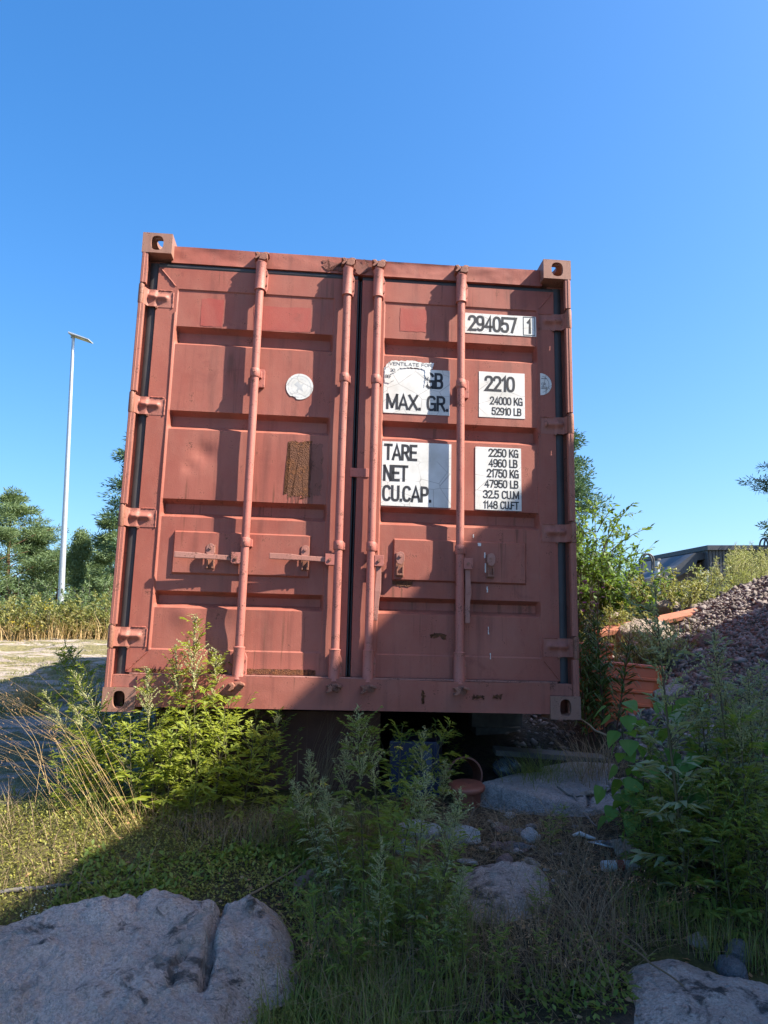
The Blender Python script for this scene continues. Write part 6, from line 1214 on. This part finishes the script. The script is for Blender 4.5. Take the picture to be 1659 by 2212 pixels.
# ---------------------------------------------------------------- dark roofed building beyond the heap
Y = 30.0
def wp(x, y, dy=0.0): q = at(x, y, Y); return (float(q[0]), float(q[1] + dy), float(q[2]))
bd = empty('workshop_building', gp(1560, Y)); O = np.array(bd.location); tag(bd, 'low dark building with pitched roofing, flue and vertical cladding beyond the heap', 'building')
L3 = lambda x, y, dy=0.0: tuple(np.array(wp(x, y, dy)) - O)
def slabq(name, pts, mat, th, parent, smooth=None):
    mb = MB(); n = len(pts); mb.add(list(pts) + [(a, b + th, c) for a, b, c in pts], [tuple(range(n)), tuple(range(2 * n - 1, n - 1, -1))] + [(i, i + n, (i + 1) % n + n, (i + 1) % n) for i in range(n)]); return mb.build(name, M[mat], parent, smooth)
bot = 1345
slabq('wall', [L3(1380, bot), L3(1525, bot), L3(1525, 1210), L3(1450, 1240), L3(1390, 1252)], 'clad_brown', 6, bd)
rf = slabq('roof', [L3(1372, 1256, -.3), L3(1420, 1244, -.3), L3(1458, 1222, -.3), L3(1492, 1196, -.3), L3(1525, 1193, -.3), L3(1525, 1208, -.3), L3(1500, 1211, -.3), L3(1495, 1228, -.3), L3(1425, 1262, -.3), L3(1372, 1272, -.3)], 'roof_dark', 6.5, bd)
wl_ = slabq('wall', [L3(1515, bot, -.6), L3(1760, bot, -.6), L3(1760, 1182, -.6), L3(1515, 1188, -.6)], 'clad_dark', 7, bd)
for k in range(34):
    xx = 1517 + k * 7; a = L3(xx, 1192, -.64); c = L3(xx + 5.2, 1192, -.64); mb = MB(); mb.box(a[0], c[0], a[1], a[1] + .038, L3(xx, bot, -.6)[2], a[2]); mb.build('cladding_board', M['clad_dark'], wl_)
a = L3(1511, 1181, -.75); c = L3(1770, 1181, -.75); mb = MB(); mb.box(a[0], c[0], a[1], a[1] + 8, a[2] - .18, a[2]); mb.build('roof_edge', M['roof_dark'], bd)
a = L3(1418, 1240, -.1); mb = MB(); mb.tube([(a[0], a[1], a[2] - .8), (a[0], a[1], L3(1418, 1212)[2])], .10, 14); fl = mb.build('flue', M['galv'], rf, 40); z0 = L3(1418, 1211)[2]
mb = MB(); mb.tube([(a[0], a[1], z0), (a[0], a[1], z0 + .07)], [.15, .15], 14); mb.build('flue_cap', M['clad_dark'], rf, 40); mb = MB(); mb.tube([(a[0], a[1], z0 - .28), (a[0], a[1], z0 - .22)], .125, 14); mb.build('flue_collar', M['clad_dark'], rf, 40)
def hoop(xa, xb, yt, yb, dy):
    p0 = np.array(L3(xa, yb, dy)); p1 = np.array(L3(xb, yb - 28, dy)); q0 = np.array(L3(xa + 3, yt + 16, dy)); top = [np.array(L3(xa + 3 + (xb - xa - 4) * (.5 - .5 * math.cos(u)), yt + 16 - 16 * math.sin(u), dy)) for u in np.linspace(0, pi, 9)]
    mb = MB(); mb.tube([p0, q0] + top[1:] + [p1], .035, 8); mb.build('ladder_hoop', M['wire'], bd, 60)
hoop(1378, 1406, 1198, 1262, -.4); hoop(1382, 1411, 1196, 1262, .1); hoop(1634, 1652, 1166, 1214, -.5); hoop(1638, 1660, 1163, 1212, 0)
ld_ = empty('roof_ladder', wp(1481, 1300, -1.6)); tag(ld_, 'pale metal ladder standing before the dark building', 'ladder'); Ol = np.array(ld_.location)
for xx in (1474, 1489): mb = MB(); mb.tube([np.array(wp(xx, 1320, -1.6)) - Ol, np.array(wp(xx + 3, 1236, -1.6)) - Ol], .03, 6); mb.build('rail', M['galv'], ld_, 60)
for k in range(8): yy = 1312 - k * 10; mb = MB(); mb.tube([np.array(wp(1474 + k * .35, yy, -1.6)) - Ol, np.array(wp(1489 + k * .35, yy, -1.6)) - Ol], .022, 6); mb.build('rung', M['galv'], ld_, 60)

# ---------------------------------------------------------------- warehouse right of and behind the viewer; its eaves throw the diagonal shade
P0 = CM @ Vector((1.915, .075, 1.001)); sv = CX * 2.40 + CZ * 2.62 - CY; Ed = P0 + sv * 1.75; ed = Vector((-.27, -1.03, 0)).normalized(); nv = Vector((-ed.y, ed.x, 0)) * 1.0
if nv.x < 0: nv = -nv
far = Ed + ed * (-(5.25 - Ed.y) / -ed.y if False else (5.25 - Ed.y) / ed.y); Lw = 7.6
wh = empty('metal_shed', (far.x, far.y, 0)); tag(wh, 'tall grey metal clad shed standing beside the weedy ground', 'building'); zt = Ed.z
wh.matrix_world = Matrix(((ed.x, nv.x, 0, far.x), (ed.y, nv.y, 0, far.y), (0, 0, 1, 0), (0, 0, 0, 1)))
mb = MB(); mb.box(0.05, Lw, .06, 4, -1, zt - .25); wm = mb.build('wall', M['clad_grey'], wh)
mb = MB(); mb.box(0, Lw + .1, 0, 4.1, zt - .249, zt); mb.build('roof', M['roof_dark'], wh)
for k in range(15): mb = MB(); mb.box(.15 + k * .5, .15 + k * .5 + .18, .03, .0595, -1, zt - .26); mb.build('cladding_rib', M['clad_grey'], wm)
mb = MB(); mb.box(4.2, 6.4, .015, .0295, 0, 3.0); dr = mb.build('door', M['clad_dark'], wh); mb = MB(); mb.box(6.2, 6.3, -.03, .014, 1.0, 1.2); mb.build('handle', M['galv'], dr)

# ---------------------------------------------------------------- far wood closing the horizon
r = np.random.default_rng(5); n = 420; a = r.uniform(0, 2 * pi, n); d = r.uniform(120, 170, n); hh = r.uniform(4.5, 8.0, n); i = np.repeat(np.arange(n), 70); m = len(i); f = r.random(m)
P = np.stack([d[i] * np.sin(a[i]) + r.normal(0, 1.6, m) * (1.15 - f), d[i] * np.cos(a[i]) + r.normal(0, 1.6, m) * (1.15 - f), .3 + f * hh[i]], 1)
o = quads_obj('distant_wood', [leafq(P, r.normal(size=(m, 3)) + [0, 0, .4], .9 + .8 * r.random(m), .5 + .3 * r.random(m), .1, r.random(m) * 3)], M['pine']); tag(o, 'low belt of far woodland along the horizon', 'woodland', kind='stuff')
